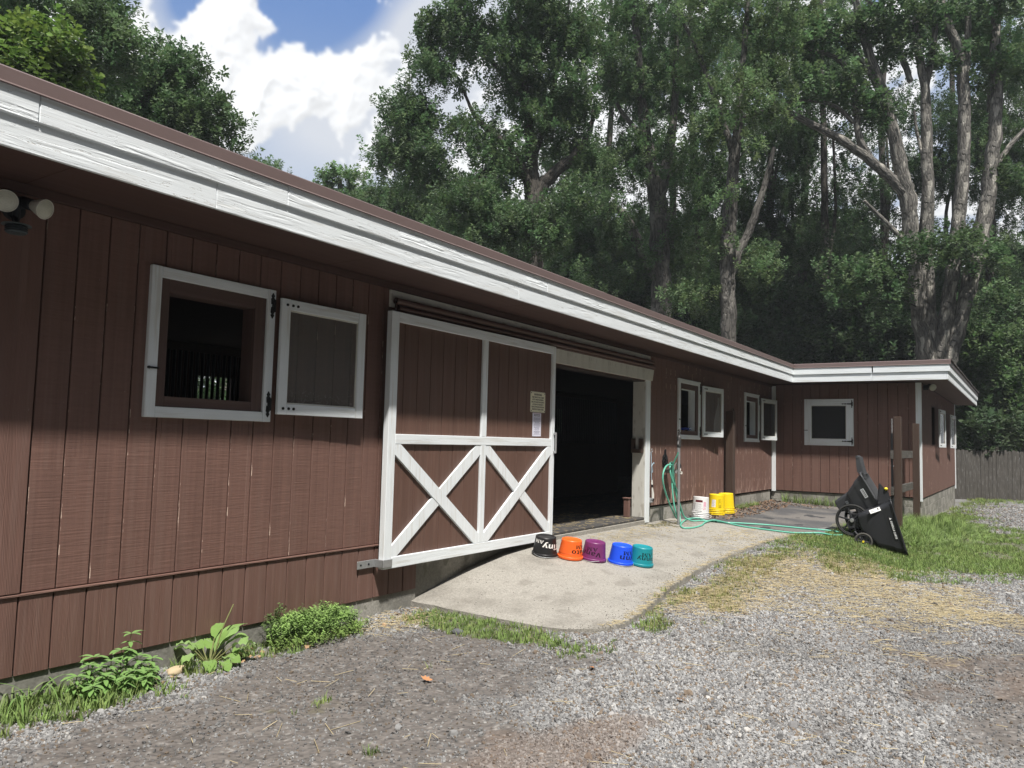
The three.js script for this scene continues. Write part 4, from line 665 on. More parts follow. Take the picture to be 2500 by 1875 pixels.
const yellowLabel = (c, w, h) => { c.fillStyle = '#e9e6e2'; c.fillRect(w * 0.40, h * 0.34, w * 0.085, h * 0.52); c.fillStyle = '#8b8b95'; for (let i = 0; i < 8; i++) c.fillRect(w * 0.408, h * (0.38 + i * 0.056), w * (0.035 + 0.035 * hash(i, 7)), 6); c.strokeStyle = '#3a3205'; c.lineWidth = 5; c.strokeRect(w * 0.545, h * 0.30, w * 0.055, h * 0.6); c.fillStyle = '#3a3205'; for (let i = 0; i < 5; i++) c.fillRect(w * 0.552, h * (0.34 + i * 0.05), w * (0.02 + 0.022 * hash(i, 9)), 7); c.beginPath(); c.moveTo(w * 0.555, h * 0.86); c.lineTo(w * 0.593, h * 0.86); c.lineTo(w * 0.574, h * 0.62); c.fill(); c.fillStyle = '#e6c60c'; c.beginPath(); c.arc(w * 0.574, h * 0.78, 12, 0, 7); c.fill(); };
pail('plastic_pail', 'yellow upturned pail with a white label, nearer of the two yellow pails', 13.95, 0.30, 0.388, [0.84, 0.62, 0.012], yellowLabel, [0.02, -0.02], 0.0, 1.1);
pail('plastic_pail', 'yellow upturned pail without a label, touching the brown wall post', 14.40, 0.34, 0.39, [0.84, 0.62, 0.012], () => {}, [-0.02, 0.02], 0.0, 0.8);

// ------------------------------------------------------------------ hydrant, hose and hose hanger
{
  const h = thing('yard_hydrant', 'grey upright pipe hydrant with a dark lever head', 'hydrant', [11.84, slabH(11.84, 0.41), 0.41]);
  put('pipe', tube([[0, -0.03, 0, 0.0215], [0, 0.6, 0, 0.0215], [-0.01, 1.25, 0, 0.0215]], 16), galv, h);
  const iron = std({ color: col(0.085, 0.085, 0.085), roughness: 0.55, metalness: 0.5 });
  put('head', merge([lathe([[0.0215, 1.225], [0.032, 1.235], [0.034, 1.27], [0.028, 1.30], [0.034, 1.32], [0.036, 1.38], [0.024, 1.42], [0.0001, 1.43]], 20).translate(-0.01, 0, 0), tube([[-0.02, 1.33, 0.0, 0.022], [-0.075, 1.31, 0.012, 0.02], [-0.09, 1.27, 0.015, 0.018]], 12)]), iron, h);
  put('lever', merge([tube([[-0.02, 1.40, 0, 0.013], [0.02, 1.46, 0, 0.012], [-0.02, 1.52, 0, 0.010], [-0.05, 1.50, 0, 0.012]], 8), box(-0.035, 0.012, 1.42, 1.48, -0.012, 0.012, 0.004)]), iron, h);
}
const hoseMat = std({ map: tex(64, 256, (u, v) => mul([0.125, 0.44, 0.33], 1 + 0.18 * (fbm(u * 4, v * 30, 711, 3, 4, 30) - 0.5)), [0.1, 1]), roughness: 0.45 });
{
  const r = 0.0135, h = thing('garden_hose', 'green garden hose looped on its hanger and trailing across the pad', 'hose');
  const gy = (x, z) => (x > 12.62 ? padH(x, z) : slabH(x, z)) + r;
  put('hose_coil', merge([
    tube(curve([[11.755, 1.56, 0.43], [11.757, 1.50, 0.42], [11.79, 1.35, 0.34], [11.845, 1.18, 0.30], [11.90, 0.98, 0.30], [11.985, 0.80, 0.32], [12.05, 0.62, 0.33], [12.03, 0.45, 0.36], [11.93, gy(11.9, 0.38) + 0.01, 0.40], [11.86, 0.62, 0.34], [11.85, 0.9, 0.30], [11.90, 1.2, 0.26], [12.02, 1.335, 0.20], [12.13, 1.352, 0.17], [12.02, 1.345, 0.22], [11.86, 1.30, 0.29], [11.79, 1.318, 0.30], [11.60, 1.31, 0.30], [11.475, 1.22, 0.30], [11.445, 1.09, 0.30], [11.53, 0.93, 0.30], [11.68, 0.757, 0.30], [11.88, 0.577, 0.30], [12.06, 0.45, 0.30], [12.16, 0.50, 0.30], [12.19, 0.62, 0.30], [12.11, 0.75, 0.30], [12.04, 0.83, 0.31], [11.95, 0.94, 0.32], [11.85, 1.06, 0.30], [11.80, 1.2, 0.28], [11.86, 1.30, 0.25], [12.04, 1.345, 0.18], [12.16, 1.33, 0.16], [12.06, 1.30, 0.22], [11.98, 1.1, 0.27], [12.02, 0.85, 0.30], [12.16, 0.62, 0.32], [12.28, 0.46, 0.34], [12.42, gy(12.4, 0.4), 0.42], [12.58, gy(12.58, 0.52), 0.52], [12.72, gy(12.7, 0.75), 0.75], [12.74, gy(12.72, 0.9), 0.92]], 420, r), 10),
    tube(curve([[12.62, gy(12.6, 0.58), 0.58], [12.88, gy(12.9, 0.36) + 0.004, 0.36], [12.58, gy(12.55, 0.3) + 0.006, 0.30], [12.02, gy(12, 0.4), 0.40], [11.66, gy(11.6, 0.52), 0.52], [11.50, gy(11.5, 0.64), 0.635], [11.64, gy(11.6, 0.7), 0.71], [12.0, gy(12, 0.73), 0.725], [12.4, gy(12.4, 0.66) + 0.01, 0.66], [12.68, gy(12.7, 0.7) + 0.022, 0.70], [12.6, gy(12.6, 0.95) + 0.01, 0.95], [12.50, gy(12.5, 1.2), 1.2], [12.44, gy(12.45, 1.7), 1.70], [12.46, gy(12.46, 2.0), 2.05], [12.62, gy(12.66, 2.3) + 0.01, 2.38], [12.92, surf(12.92, 2.52) + 0.022, 2.52], [13.2, surf(13.2, 2.6) + 0.022, 2.60], [13.42, surf(13.42, 2.55) + 0.022, 2.55]], 260, r), 10),
    tube(curve([[12.72, gy(12.72, 0.86), 0.86], [12.93, gy(12.93, 1.17), 1.17], [13.08, gy(13.1, 1.5), 1.5], [13.15, gy(13.1, 2.0), 1.99], [13.24, gy(13.2, 2.4), 2.42], [13.5, surf(13.5, 2.66) + 0.022, 2.66]], 90, r), 10),
  ]), hoseMat, h);
  put('coupling', merge([tube([[11.756, 1.60, 0.425, 0.017], [11.756, 1.53, 0.43, 0.017]], 12), tube([[12.72, gy(12.72, 0.86), 0.86, 0.015], [12.77, gy(12.77, 0.94), 0.93, 0.015]], 12)]), galv, h);
}
{
  const g = thing('hose_hanger', 'black cast-iron scrollwork hose hanger on the peeling wall', 'hose hanger', [12.235, 1.255, 0.0]);
  const out = [[-0.10, 0.02], [0.10, 0.02], [0.115, 0.12], [0.09, 0.20], [0.03, 0.235], [0.018, 0.30], [-0.018, 0.30], [-0.03, 0.235], [-0.09, 0.20], [-0.115, 0.12]];
  put('back_plate', prism(out, 0.002, 0.012), blackIron, g);
  const scroll = (cx, cy, s, r0) => { const p = []; for (let i = 0; i <= 26; i++) { const q = i / 26 * 4.6 * Math.PI / 2 + 0.6, r = r0 * (1 - i / 34); p.push([cx + s * Math.cos(q) * r, cy + Math.sin(q) * r, 0.018, 0.006]); } return tube(p, 6); };
  put('scroll', merge([scroll(-0.05, 0.085, 1, 0.05), scroll(0.05, 0.085, -1, 0.05), scroll(-0.035, 0.17, 1, 0.036), scroll(0.035, 0.17, -1, 0.036), tube([[0, 0.02, 0.018, 0.007], [0, 0.2, 0.02, 0.007], [0, 0.31, 0.016, 0.012]], 8)]), blackIron, g);
  put('saddle', merge([new THREE.CylinderGeometry(0.075, 0.075, 0.19, 20, 1, true, -1.5, 3.0).rotateX(Math.PI / 2).translate(0, -0.01, 0.11), tube([[-0.075, 0.0, 0.205, 0.007], [-0.055, 0.055, 0.205, 0.008], [0, 0.085, 0.205, 0.009], [0.055, 0.055, 0.205, 0.008], [0.075, 0, 0.205, 0.007]], 8)]), std({ color: col(0.16, 0.16, 0.155), roughness: 0.6, metalness: 0.3, side: THREE.DoubleSide }), g);
}
{
  const g = thing('tether_hook', 'small black wall hook with a white knotted cord, right of the hydrant', 'hook', [12.84, 1.20, 0.0]);
  put('plate', prism([[-0.05, 0.0], [0.05, 0.0], [0.058, 0.09], [0.03, 0.17], [-0.03, 0.17], [-0.058, 0.09]], 0.001, 0.014), blackIron, g);
  put('ring', new THREE.TorusGeometry(0.045, 0.009, 8, 20).translate(0, 0.07, 0.032), blackIron, g);
  put('cord', tube(curve([[0.0, 0.03, 0.045], [-0.03, -0.01, 0.05], [0.02, -0.03, 0.055], [-0.01, -0.055, 0.05], [0.045, -0.06, 0.05], [0.05, -0.02, 0.05]], 30, 0.009), 6), std({ color: col(0.6, 0.58, 0.53), roughness: 0.9 }), g);
}
{ // hanging by the doorway trim
  const g = thing('hoof_brush', 'white and black brush hanging on a pale blue cord by the doorway', 'brush', [11.60, 0, 0.03]);
  put('cord', merge([tube(curve([[0.005, 1.52, -0.004], [-0.012, 1.40, 0.01], [-0.008, 1.18, 0.012], [0.0, 1.06, 0.012]], 24, 0.0055), 6), tube(curve([[-0.008, 1.29, 0.014], [0.03, 1.33, 0.02], [0.075, 1.345, 0.02], [0.085, 1.33, 0.02]], 14, 0.007), 6), tube(curve([[-0.006, 1.30, 0.016], [0.02, 1.24, 0.02], [0.018, 1.19, 0.02]], 10, 0.006), 6)]), std({ color: col(0.33, 0.45, 0.54), roughness: 0.8 }), g);
  put('handle', merge([tube([[0.0, 1.07, 0.02, 0.012], [0.003, 1.0, 0.022, 0.016]], 10), tube([[0.006, 0.955, 0.024, 0.012], [0.02, 0.84, 0.03, 0.021], [0.02, 0.76, 0.03, 0.018]], 12)]), std({ color: col(0.62, 0.61, 0.58), roughness: 0.6 }), g);
  put('grip', merge([tube([[0.003, 1.0, 0.022, 0.016], [0.006, 0.955, 0.024, 0.016]], 10), tube([[0.022, 0.765, 0.03, 0.026], [-0.02, 0.74, 0.03, 0.024]], 12)]), blackIron, g);
  put('ring', new THREE.TorusGeometry(0.028, 0.004, 6, 18).translate(0.03, 1.545, 0.004), galv, g);
}

{ // on the sill of the second window
  const g = thing('rope_halter', 'bundled blue rope halter lying on the second window sill', 'halter', [13.28, 1.90, -0.06]), r = rng(91), blue = std({ color: col(0.02, 0.045, 0.30), roughness: 0.8 });
  const wad = []; for (let i = 0; i <= 60; i++) { const t = i / 60; wad.push([-0.26 + 0.52 * t + 0.03 * Math.sin(t * 40), 0.022 + 0.018 * Math.abs(Math.sin(t * 23)) * (0.5 + t), 0.03 * Math.sin(t * 31), 0.014 + 0.006 * r()]); }
  put('rope', tube(wad, 8), blue, g); put('rope_tail', tube([[0.12, 0.02, 0.03, 0.012], [0.18, 0.05, 0.04, 0.013], [0.24, 0.03, 0.045, 0.012], [0.2, 0.015, 0.05, 0.011]], 8), std({ color: col(0.5, 0.55, 0.62), roughness: 0.8 }), g);
}

// ------------------------------------------------------------------ posts
function lead(name, label, x, z, y0, y1, dx, top) {                          // a strap or chain hanging from a nail
  const g = thing(name, label, 'lead');
  put('chain', merge(Array.from({ length: 7 }, (_, i) => new THREE.TorusGeometry(0.017, 0.0045, 6, 12).scale(0.7, 1.3, 1).rotateY(i % 2 ? Math.PI / 2 : 0).translate(x + 0.004 * (i % 2), y1 - 0.03 - i * 0.036, z))), galv, g);
  put('strap', box(x - 0.004 + dx, x + 0.006 + dx, y0, y1 - 0.27, z - 0.02, z + 0.018, 0.003), blackIron, g);
  put('snap', merge([new THREE.TorusGeometry(0.024, 0.005, 6, 14).translate(x, y0 - 0.02, z), box(x - 0.012, x + 0.012, (y0 + y1) / 2 - 0.012, (y0 + y1) / 2 + 0.012, z - 0.026, z + 0.024, 0.003), tube([[x, y0 - 0.04, z, 0.008], [x + 0.005, y0 - 0.1, z, 0.007]], 8)]), galv, g);
  return g;
}
{
  const p = thing('tie_post', 'square brown tie post standing close to the barn wall', 'post', [15.28, 0, 0.13]);
  put('shaft', box(-0.075, 0.075, 0.2, 2.335, -0.075, 0.075, 0.006), postBrown, p);
  put('cobweb_twine', merge(Array.from({ length: 9 }, (_, i) => { const r = rng(40 + i); return tube(curve([[-0.05 + 0.1 * r(), 2.33, 0.05 - 0.1 * r()], [0.05 * r(), 2.345 + 0.07 * r(), 0.05], [0.08 + 0.03 * r(), 2.3 - 0.1 * r(), 0.06 * r()], [0.085, 2.2 - 0.1 * r(), 0.02]], 10, 0.0025), 4); })), twigMat, p);
  lead('lead_strap', 'black strap hanging on a chain from the post by the wall', 15.385, 0.115, 0.92, 2.12, 0, 0);
}
{
  const p = thing('hitching_rail', 'brown hitching rail of two posts and two boards by the wing corner', 'hitching rail', [0, 0, 0]);
  put('post', box(15.52, 15.66, 0.0, 2.255, 3.045, 3.165, 0.006, 'y', 0.2), postBrown, p);
  put('post', box(18.33, 18.46, 0.05, 2.22, 3.035, 3.16, 0.006, 'y', 0.6), postBrown, p);
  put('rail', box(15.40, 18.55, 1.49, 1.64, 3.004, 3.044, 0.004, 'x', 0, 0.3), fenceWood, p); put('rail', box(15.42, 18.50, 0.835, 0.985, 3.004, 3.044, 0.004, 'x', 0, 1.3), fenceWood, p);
  lead('lead_strap', 'black lead hanging on a chain from the hitching rail post', 15.50, 3.025, 0.50, 2.22, -0.03, 0);
}
{
  const p = thing('bumper_post', 'short brown wooden post just inside the doorway', 'post', [11.30, 0.484, -0.24]);
  put('shaft', box(-0.042, 0.042, 0, 0.285, -0.042, 0.042, 0.005), plywood, p); put('cap', box(-0.055, 0.055, 0.286, 0.305, -0.055, 0.055, 0.005), plywood, p);
}

// ------------------------------------------------------------------ dump carts, tipped up on their noses
const poly = std({ color: col(0.021, 0.022, 0.026), bumpMap: gray(256, 256, (u, v) => vn(u * 90, v * 90, 721, 90, 90), [0.3, 0.3]), bumpScale: 0.0012, roughness: 0.48 });
const polyWorn = std({ map: tex(512, 512, (u, v) => { let c = mul([0.048, 0.051, 0.057], 1 + 0.6 * (fbm(u * 5, v * 5, 731, 4, 5, 5) - 0.5)); const s = vn(u * 30, v * 200, 735, 30, 200); if (s > 0.93) c = mix(c, [0.1, 0.1, 0.1], 0.5); return c; }, [0.6, 0.6]), bumpMap: gray(256, 256, (u, v) => vn(u * 90, v * 90, 721, 90, 90), [0.3, 0.3]), bumpScale: 0.0012, roughness: 0.55 });
const rubber = std({ color: col(0.022, 0.022, 0.021), roughness: 0.85 }), dusty = std({ color: col(0.062, 0.06, 0.054), roughness: 0.95 }), yellow = std({ color: col(0.80, 0.66, 0.03), roughness: 0.5 });
// a tub as a loft: each ring is a rounded outline of stations along the profile; rings run from the outer floor to the lip and back inside
function loft(rings, close) {
  const P = [], I = [], n = rings[0].length;
  for (const r of rings) for (const p of r) P.push(...p);
  for (let i = 0; i + 1 < rings.length; i++) for (let j = 0; j < n; j++) { const a = i * n + j, b = i * n + (j + 1) % n; I.push(a, b, a + n, b, b + n, a + n); }
  for (const k of close) { const c = P.length / 3, r = rings[k], m = [0, 1, 2].map((q) => r.reduce((s, p) => s + p[q], 0) / n); P.push(...m); for (let j = 0; j < n; j++) k ? I.push(c, k * n + j, k * n + (j + 1) % n) : I.push(c, (j + 1) % n, j); }
  let g = new THREE.BufferGeometry(); g.setAttribute('position', new THREE.Float32BufferAttribute(P, 3)); g.setIndex(I); g.computeVertexNormals();
  const u = []; for (let i = 0; i < P.length; i += 3) u.push(P[i], P[i + 1]); g.setAttribute('uv', new THREE.Float32BufferAttribute(u, 2)); return g;
}
// rounded outline in the plane across the tub: l along its length, w across its width
const outline = (l0, l1, w, r, d, toXYZ) => { const o = []; for (const [cl, cw, a] of [[l1 - r, w - r, 0], [l0 + r, w - r, 1], [l0 + r, -w + r, 2], [l1 - r, -w + r, 3]]) for (let i = 0; i <= 5; i++) { const q = (a + i / 5) * Math.PI / 2; o.push(toXYZ(cl + Math.cos(q) * r, cw + Math.sin(q) * r, d)); } return o; };
function cartWheel(parent, name, x, y, z, r, w, spokes, hub) {
  const g = part(name, parent); g.position.set(x, y, z);
  put('tyre', new THREE.TorusGeometry(r - w * 0.5, w * 0.5, 12, 40).scale(1, 1, 1.35), spokes > 7 ? dusty : rubber, g);
  put('rim', merge([new THREE.TorusGeometry(r - w * 1.15, w * 0.22, 8, 36).scale(1, 1, 2.4), new THREE.CylinderGeometry(r * 0.16, r * 0.16, w * 2.2, 18).rotateX(Math.PI / 2), ...Array.from({ length: spokes }, (_, i) => box(-r * 0.055, r * 0.055, r * 0.1, r - w * 1.05, -w * 0.3, w * 0.3, 0.004).rotateZ((i + 0.3) / spokes * Math.PI * 2))]), poly, g);
  put('hub_cap', new THREE.CylinderGeometry(r * 0.11, r * 0.13, 0.012, 18).rotateX(Math.PI / 2).translate(0, 0, w * 1.2), hub, g);
  return g;
}
{ // the nearer cart. In the cart's frame: x toward the yard, y up, z toward the ramp
  const g = thing('dump_cart', 'black dump cart with white lettering, tipped up on its nose in the grass', 'cart', [13.38, G(13.38, 3.2) - 0.01, 3.16], -1.40);
  // length axis: from the nose on the ground (l = 0) up to the handle end (l = 1); depth axis d: 0 at the floor of the tub, 1 at the lip
  const A = [0.33, -0.015], lean = 0.274, ax = [-Math.sin(lean), Math.cos(lean)], dx = [Math.cos(lean), Math.sin(lean)];   // lip line leans left going up
  const to = (l, w, d) => [A[0] + ax[0] * l - dx[0] * d, A[1] + ax[1] * l - dx[1] * d, w];
  const R = [outline(0.47, 0.69, 0.19, 0.06, 0.53, to), outline(0.42, 0.735, 0.225, 0.075, 0.505, to), outline(0.17, 0.765, 0.262, 0.085, 0.345, to), outline(0.075, 0.795, 0.276, 0.085, 0.15, to), outline(0.062, 0.805, 0.290, 0.085, 0.135, to), outline(0.012, 0.825, 0.302, 0.085, 0.02, to), outline(-0.012, 0.85, 0.325, 0.09, 0.014, to), outline(-0.012, 0.85, 0.325, 0.09, -0.008, to), outline(0.018, 0.82, 0.292, 0.08, -0.006, to), outline(0.08, 0.785, 0.262, 0.075, 0.15, to), outline(0.19, 0.745, 0.24, 0.075, 0.335, to), outline(0.45, 0.70, 0.2, 0.06, 0.49, to)];
  put('tub', loft(R, [0, 11]), poly, g);
  // the pouring end and its handle, above
  const plate = [[0.80, 0.19], [0.90, 0.16], [1.085, 0.085], [1.10, 0.065], [1.06, 0.05], [1.01, 0.03], [0.995, -0.004], [0.83, -0.008]].map(([l, d]) => to(l, 0, d).slice(0, 2));
  put('handle_frame', merge([prism(plate, 0.17, 0.20), prism(plate, -0.20, -0.17), tube([[...to(1.07, -0.19, 0.07), 0.016], [...to(1.07, 0.19, 0.07), 0.016]], 10), tube([[...to(0.90, -0.18, 0.12), 0.013], [...to(0.90, 0.18, 0.12), 0.013]], 10)]), poly, g);
  put('release_knob', new THREE.SphereGeometry(0.027, 20, 14).scale(1, 0.85, 1).translate(...to(1.012, 0.21, 0.012)), yellow, g);
  put('axle_frame', merge([prism([[-0.33, 0.33], [-0.49, 0.31], [-0.52, 0.36], [-0.50, 0.40], [-0.36, 0.47], [-0.27, 0.36]], -0.15, 0.15), tube([[-0.40, 0.27, 0.16, 0.014], [-0.29, 0.15, 0.24, 0.014], [-0.281, 0.138, 0.30, 0.014]], 8), tube([[-0.40, 0.27, -0.16, 0.014], [-0.29, 0.15, -0.24, 0.014]], 8), tube([[-0.281, 0.138, -0.30, 0.012], [-0.281, 0.138, 0.30, 0.012]], 8)]), poly, g);
  cartWheel(g, 'wheel', -0.281, 0.138, 0.29, 0.134, 0.036, 10, yellow); cartWheel(g, 'wheel', -0.375, 0.196, -0.22, 0.134, 0.036, 10, yellow);
  // lettering down the side panel, and a white instruction label
  const t = canvasTex(1024, 160, (c, w, h) => { c.clearRect(0, 0, w, h); c.fillStyle = '#121316'; c.fillRect(0, 0, w, h); c.fillStyle = '#eef0f0'; c.beginPath(); c.moveTo(20, 132); c.lineTo(70, 26); c.lineTo(128, 132); c.lineTo(96, 132); c.lineTo(84, 104); c.lineTo(58, 132); c.fill(); c.font = 'italic bold 118px sans-serif'; c.textBaseline = 'middle'; c.save(); c.translate(160, 84); c.scale(0.94, 1); c.fillText('GORILLA CARTS', 0, 0, 880); c.restore(); });
  const place = (w, h, l, d, z, turn, mat, name, tiltY) => { const m = put(name, panel(w, h, 0.0015, 0.002), mat, g); const p = to(l, z, d); m.position.set(...p); m.rotation.order = 'ZYX'; m.rotation.z = turn; m.rotation.y = tiltY ?? 0; return m; };
  const dec = place(0.345, 0.05, 0.42, 0.080, 0.3045, Math.atan2(-ax[1], -ax[0]), std({ map: t, roughness: 0.45 }), 'lettering'); dec.rotation.x = 0.10;
  const lab = canvasTex(256, 128, (c, w, h) => { c.fillStyle = '#e7e8e8'; c.fillRect(0, 0, w, h); c.fillStyle = '#555'; for (let i = 0; i < 5; i++) c.fillRect(24, 24 + i * 18, 60 + 70 * hash(i, 4), 7); c.fillStyle = '#222'; c.fillRect(190, 20, 30, 60); });
  const l2 = put('instruction_label', panel(0.16, 0.06, 0.0015, 0.002), std({ map: lab, roughness: 0.5 }), g); { const p = to(0.735, 0.285, 0.255); l2.position.set(p[0], p[1], p[2]); l2.rotation.set(-0.35, 0.0, 0.42); }
}
{ // the farther, larger cart
  const g = thing('dump_cart', 'worn black yard cart with large spoked wheels, tipped behind the nearer cart', 'cart', [13.56, padH(13.6, 2.4) - 0.05, 2.67], -1.56);
  const lean = 0.52, ax = [-Math.sin(lean), Math.cos(lean)], dx = [Math.cos(lean), Math.sin(lean)], A = [0.185, 1.0];   // l = 0 at the upper end of the mouth
  const to = (l, w, d) => [A[0] + ax[0] * l - dx[0] * d, A[1] + ax[1] * l + dx[1] * d * -1, w];
  const R = [outline(-0.58, -0.20, 0.21, 0.06, 0.365, to), outline(-0.64, -0.165, 0.245, 0.075, 0.335, to), outline(-0.70, -0.085, 0.275, 0.085, 0.18, to), outline(-0.715, -0.07, 0.288, 0.085, 0.165, to), outline(-0.79, -0.01, 0.315, 0.09, 0.02, to), outline(-0.82, 0.018, 0.338, 0.095, 0.014, to), outline(-0.82, 0.018, 0.338, 0.095, -0.010, to), outline(-0.785, -0.018, 0.302, 0.085, -0.008, to), outline(-0.70, -0.09, 0.265, 0.08, 0.17, to), outline(-0.63, -0.175, 0.235, 0.07, 0.325, to), outline(-0.57, -0.21, 0.2, 0.06, 0.35, to)];
  put('tub', loft(R, [0, 10]), polyWorn, g);
  const tongue = [[-0.09, 0.02], [0.05, 0.055], [0.15, 0.012], [0.265, -0.045], [0.255, -0.085], [0.225, -0.09], [0.10, -0.045], [-0.03, -0.012]].map(([l, d]) => to(l, 0, d).slice(0, 2));
  put('handle', merge([prism(tongue, -0.125, 0.125), ...[-0.10, 0, 0.10].map((w) => tube([[...to(-0.03, w, -0.014), 0.016], [...to(0.10, w, -0.048), 0.017], [...to(0.24, w, -0.092), 0.016]], 8)), tube([[...to(0.258, -0.135, -0.062), 0.021], [...to(0.258, 0.135, -0.062), 0.021]], 12)]), polyWorn, g);
  put('nose_box', loft([outline(-0.385, -0.215, 0.14, 0.04, 0.60, to), outline(-0.40, -0.20, 0.155, 0.05, 0.585, to), outline(-0.46, -0.165, 0.195, 0.05, 0.34, to)], [0]), polyWorn, g);
  cartWheel(g, 'wheel', 0.08, 0.262, 0.385, 0.25, 0.036, 6, galv); cartWheel(g, 'wheel', 0.08, 0.262, -0.385, 0.25, 0.036, 6, galv);
  put('axle', merge([tube([[0.08, 0.262, -0.41, 0.014], [0.08, 0.262, 0.41, 0.014]], 8), box(0.02, 0.20, 0.24, 0.36, -0.28, 0.28, 0.01)]), blackIron, g);
  const lab = canvasTex(256, 128, (c, w, h) => { c.fillStyle = '#c9cdd0'; c.fillRect(0, 0, w, h); c.fillStyle = '#15161a'; c.fillRect(20, 30, 210, 24); c.fillRect(20, 76, 150, 16); c.fillRect(180, 76, 50, 24); });
  const m = put('maker_plate', panel(0.15, 0.055, 0.002, 0.004), std({ map: lab, roughness: 0.5 }), g); { const p = to(-0.30, 0.306, 0.105); m.position.set(...p); m.rotation.order = 'ZYX'; m.rotation.z = Math.atan2(-ax[1], -ax[0]); m.rotation.x = 0.18; }
  const m2 = put('small_label', panel(0.04, 0.045, 0.002, 0.003), std({ map: lab, roughness: 0.5 }), g); { const p = to(-0.31, 0.186, 0.425); m2.position.set(p[0], p[1], p[2]); m2.rotation.z = 0.5; }
}

// ------------------------------------------------------------------ board fence at the far right
{
  const f = thing('board_fence', 'tall weathered grey board fence beyond the wing', 'fence'), r = rng(55), p0 = [33.0, 2.87], dir = [0.564, 0.826];
  const ang = Math.atan2(-dir[1], dir[0]);
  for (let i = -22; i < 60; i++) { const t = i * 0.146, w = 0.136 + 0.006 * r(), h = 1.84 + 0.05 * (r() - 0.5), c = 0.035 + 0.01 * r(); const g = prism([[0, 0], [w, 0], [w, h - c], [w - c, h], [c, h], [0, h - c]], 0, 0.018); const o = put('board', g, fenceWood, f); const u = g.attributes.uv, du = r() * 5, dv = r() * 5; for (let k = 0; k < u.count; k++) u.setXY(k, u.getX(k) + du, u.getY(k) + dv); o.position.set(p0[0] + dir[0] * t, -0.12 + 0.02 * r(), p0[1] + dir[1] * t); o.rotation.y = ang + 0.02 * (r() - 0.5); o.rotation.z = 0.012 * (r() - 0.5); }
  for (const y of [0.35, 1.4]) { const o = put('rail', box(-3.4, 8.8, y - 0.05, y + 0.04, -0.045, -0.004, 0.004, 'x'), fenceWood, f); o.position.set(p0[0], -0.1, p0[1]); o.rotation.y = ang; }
}

// ------------------------------------------------------------------ scattered ground cover
const M4 = new THREE.Matrix4(), Q = new THREE.Quaternion(), E3 = new THREE.Euler(), V3 = new THREE.Vector3(), S3 = new THREE.Vector3(), CC = new THREE.Color();
function scatter(name, geo, m, items, label) {                               // items: [x, y, z, rx, ry, rz, sx, sy, sz, r, g, b]
  const o = new THREE.InstancedMesh(geo, m, items.length); o.name = ['crown', 'foliage'].includes(name) ? name : numbered(name); o.castShadow = o.receiveShadow = true; kind(o, 'stuff'); if (label) o.userData.label = label;
  items.forEach((a, i) => { o.setMatrixAt(i, M4.compose(V3.set(a[0], a[1], a[2]), Q.setFromEuler(E3.set(a[3], a[4], a[5], 'YXZ')), S3.set(a[6], a[7], a[8]))); o.setColorAt(i, CC.setRGB(a[9], a[10], a[11])); });
  return o;
}
function surf(x, z) { if (x > 5.9 && x < 12.62 && z < slabEdge(x) && z > 0) return slabH(x, z); if (x >= 12.62 && x < 18.74 && z > 0 && z < 2.35) return padH(x, z); return G(x, z); }
const onYard = (x, z) => !(z < 0.0 || (x > 5.86 && x < 12.62 && z < slabEdge(x) + 0.01) || (x >= 12.6 && z < 2.4) || (x > 18.6 && z < WZ + 0.02));
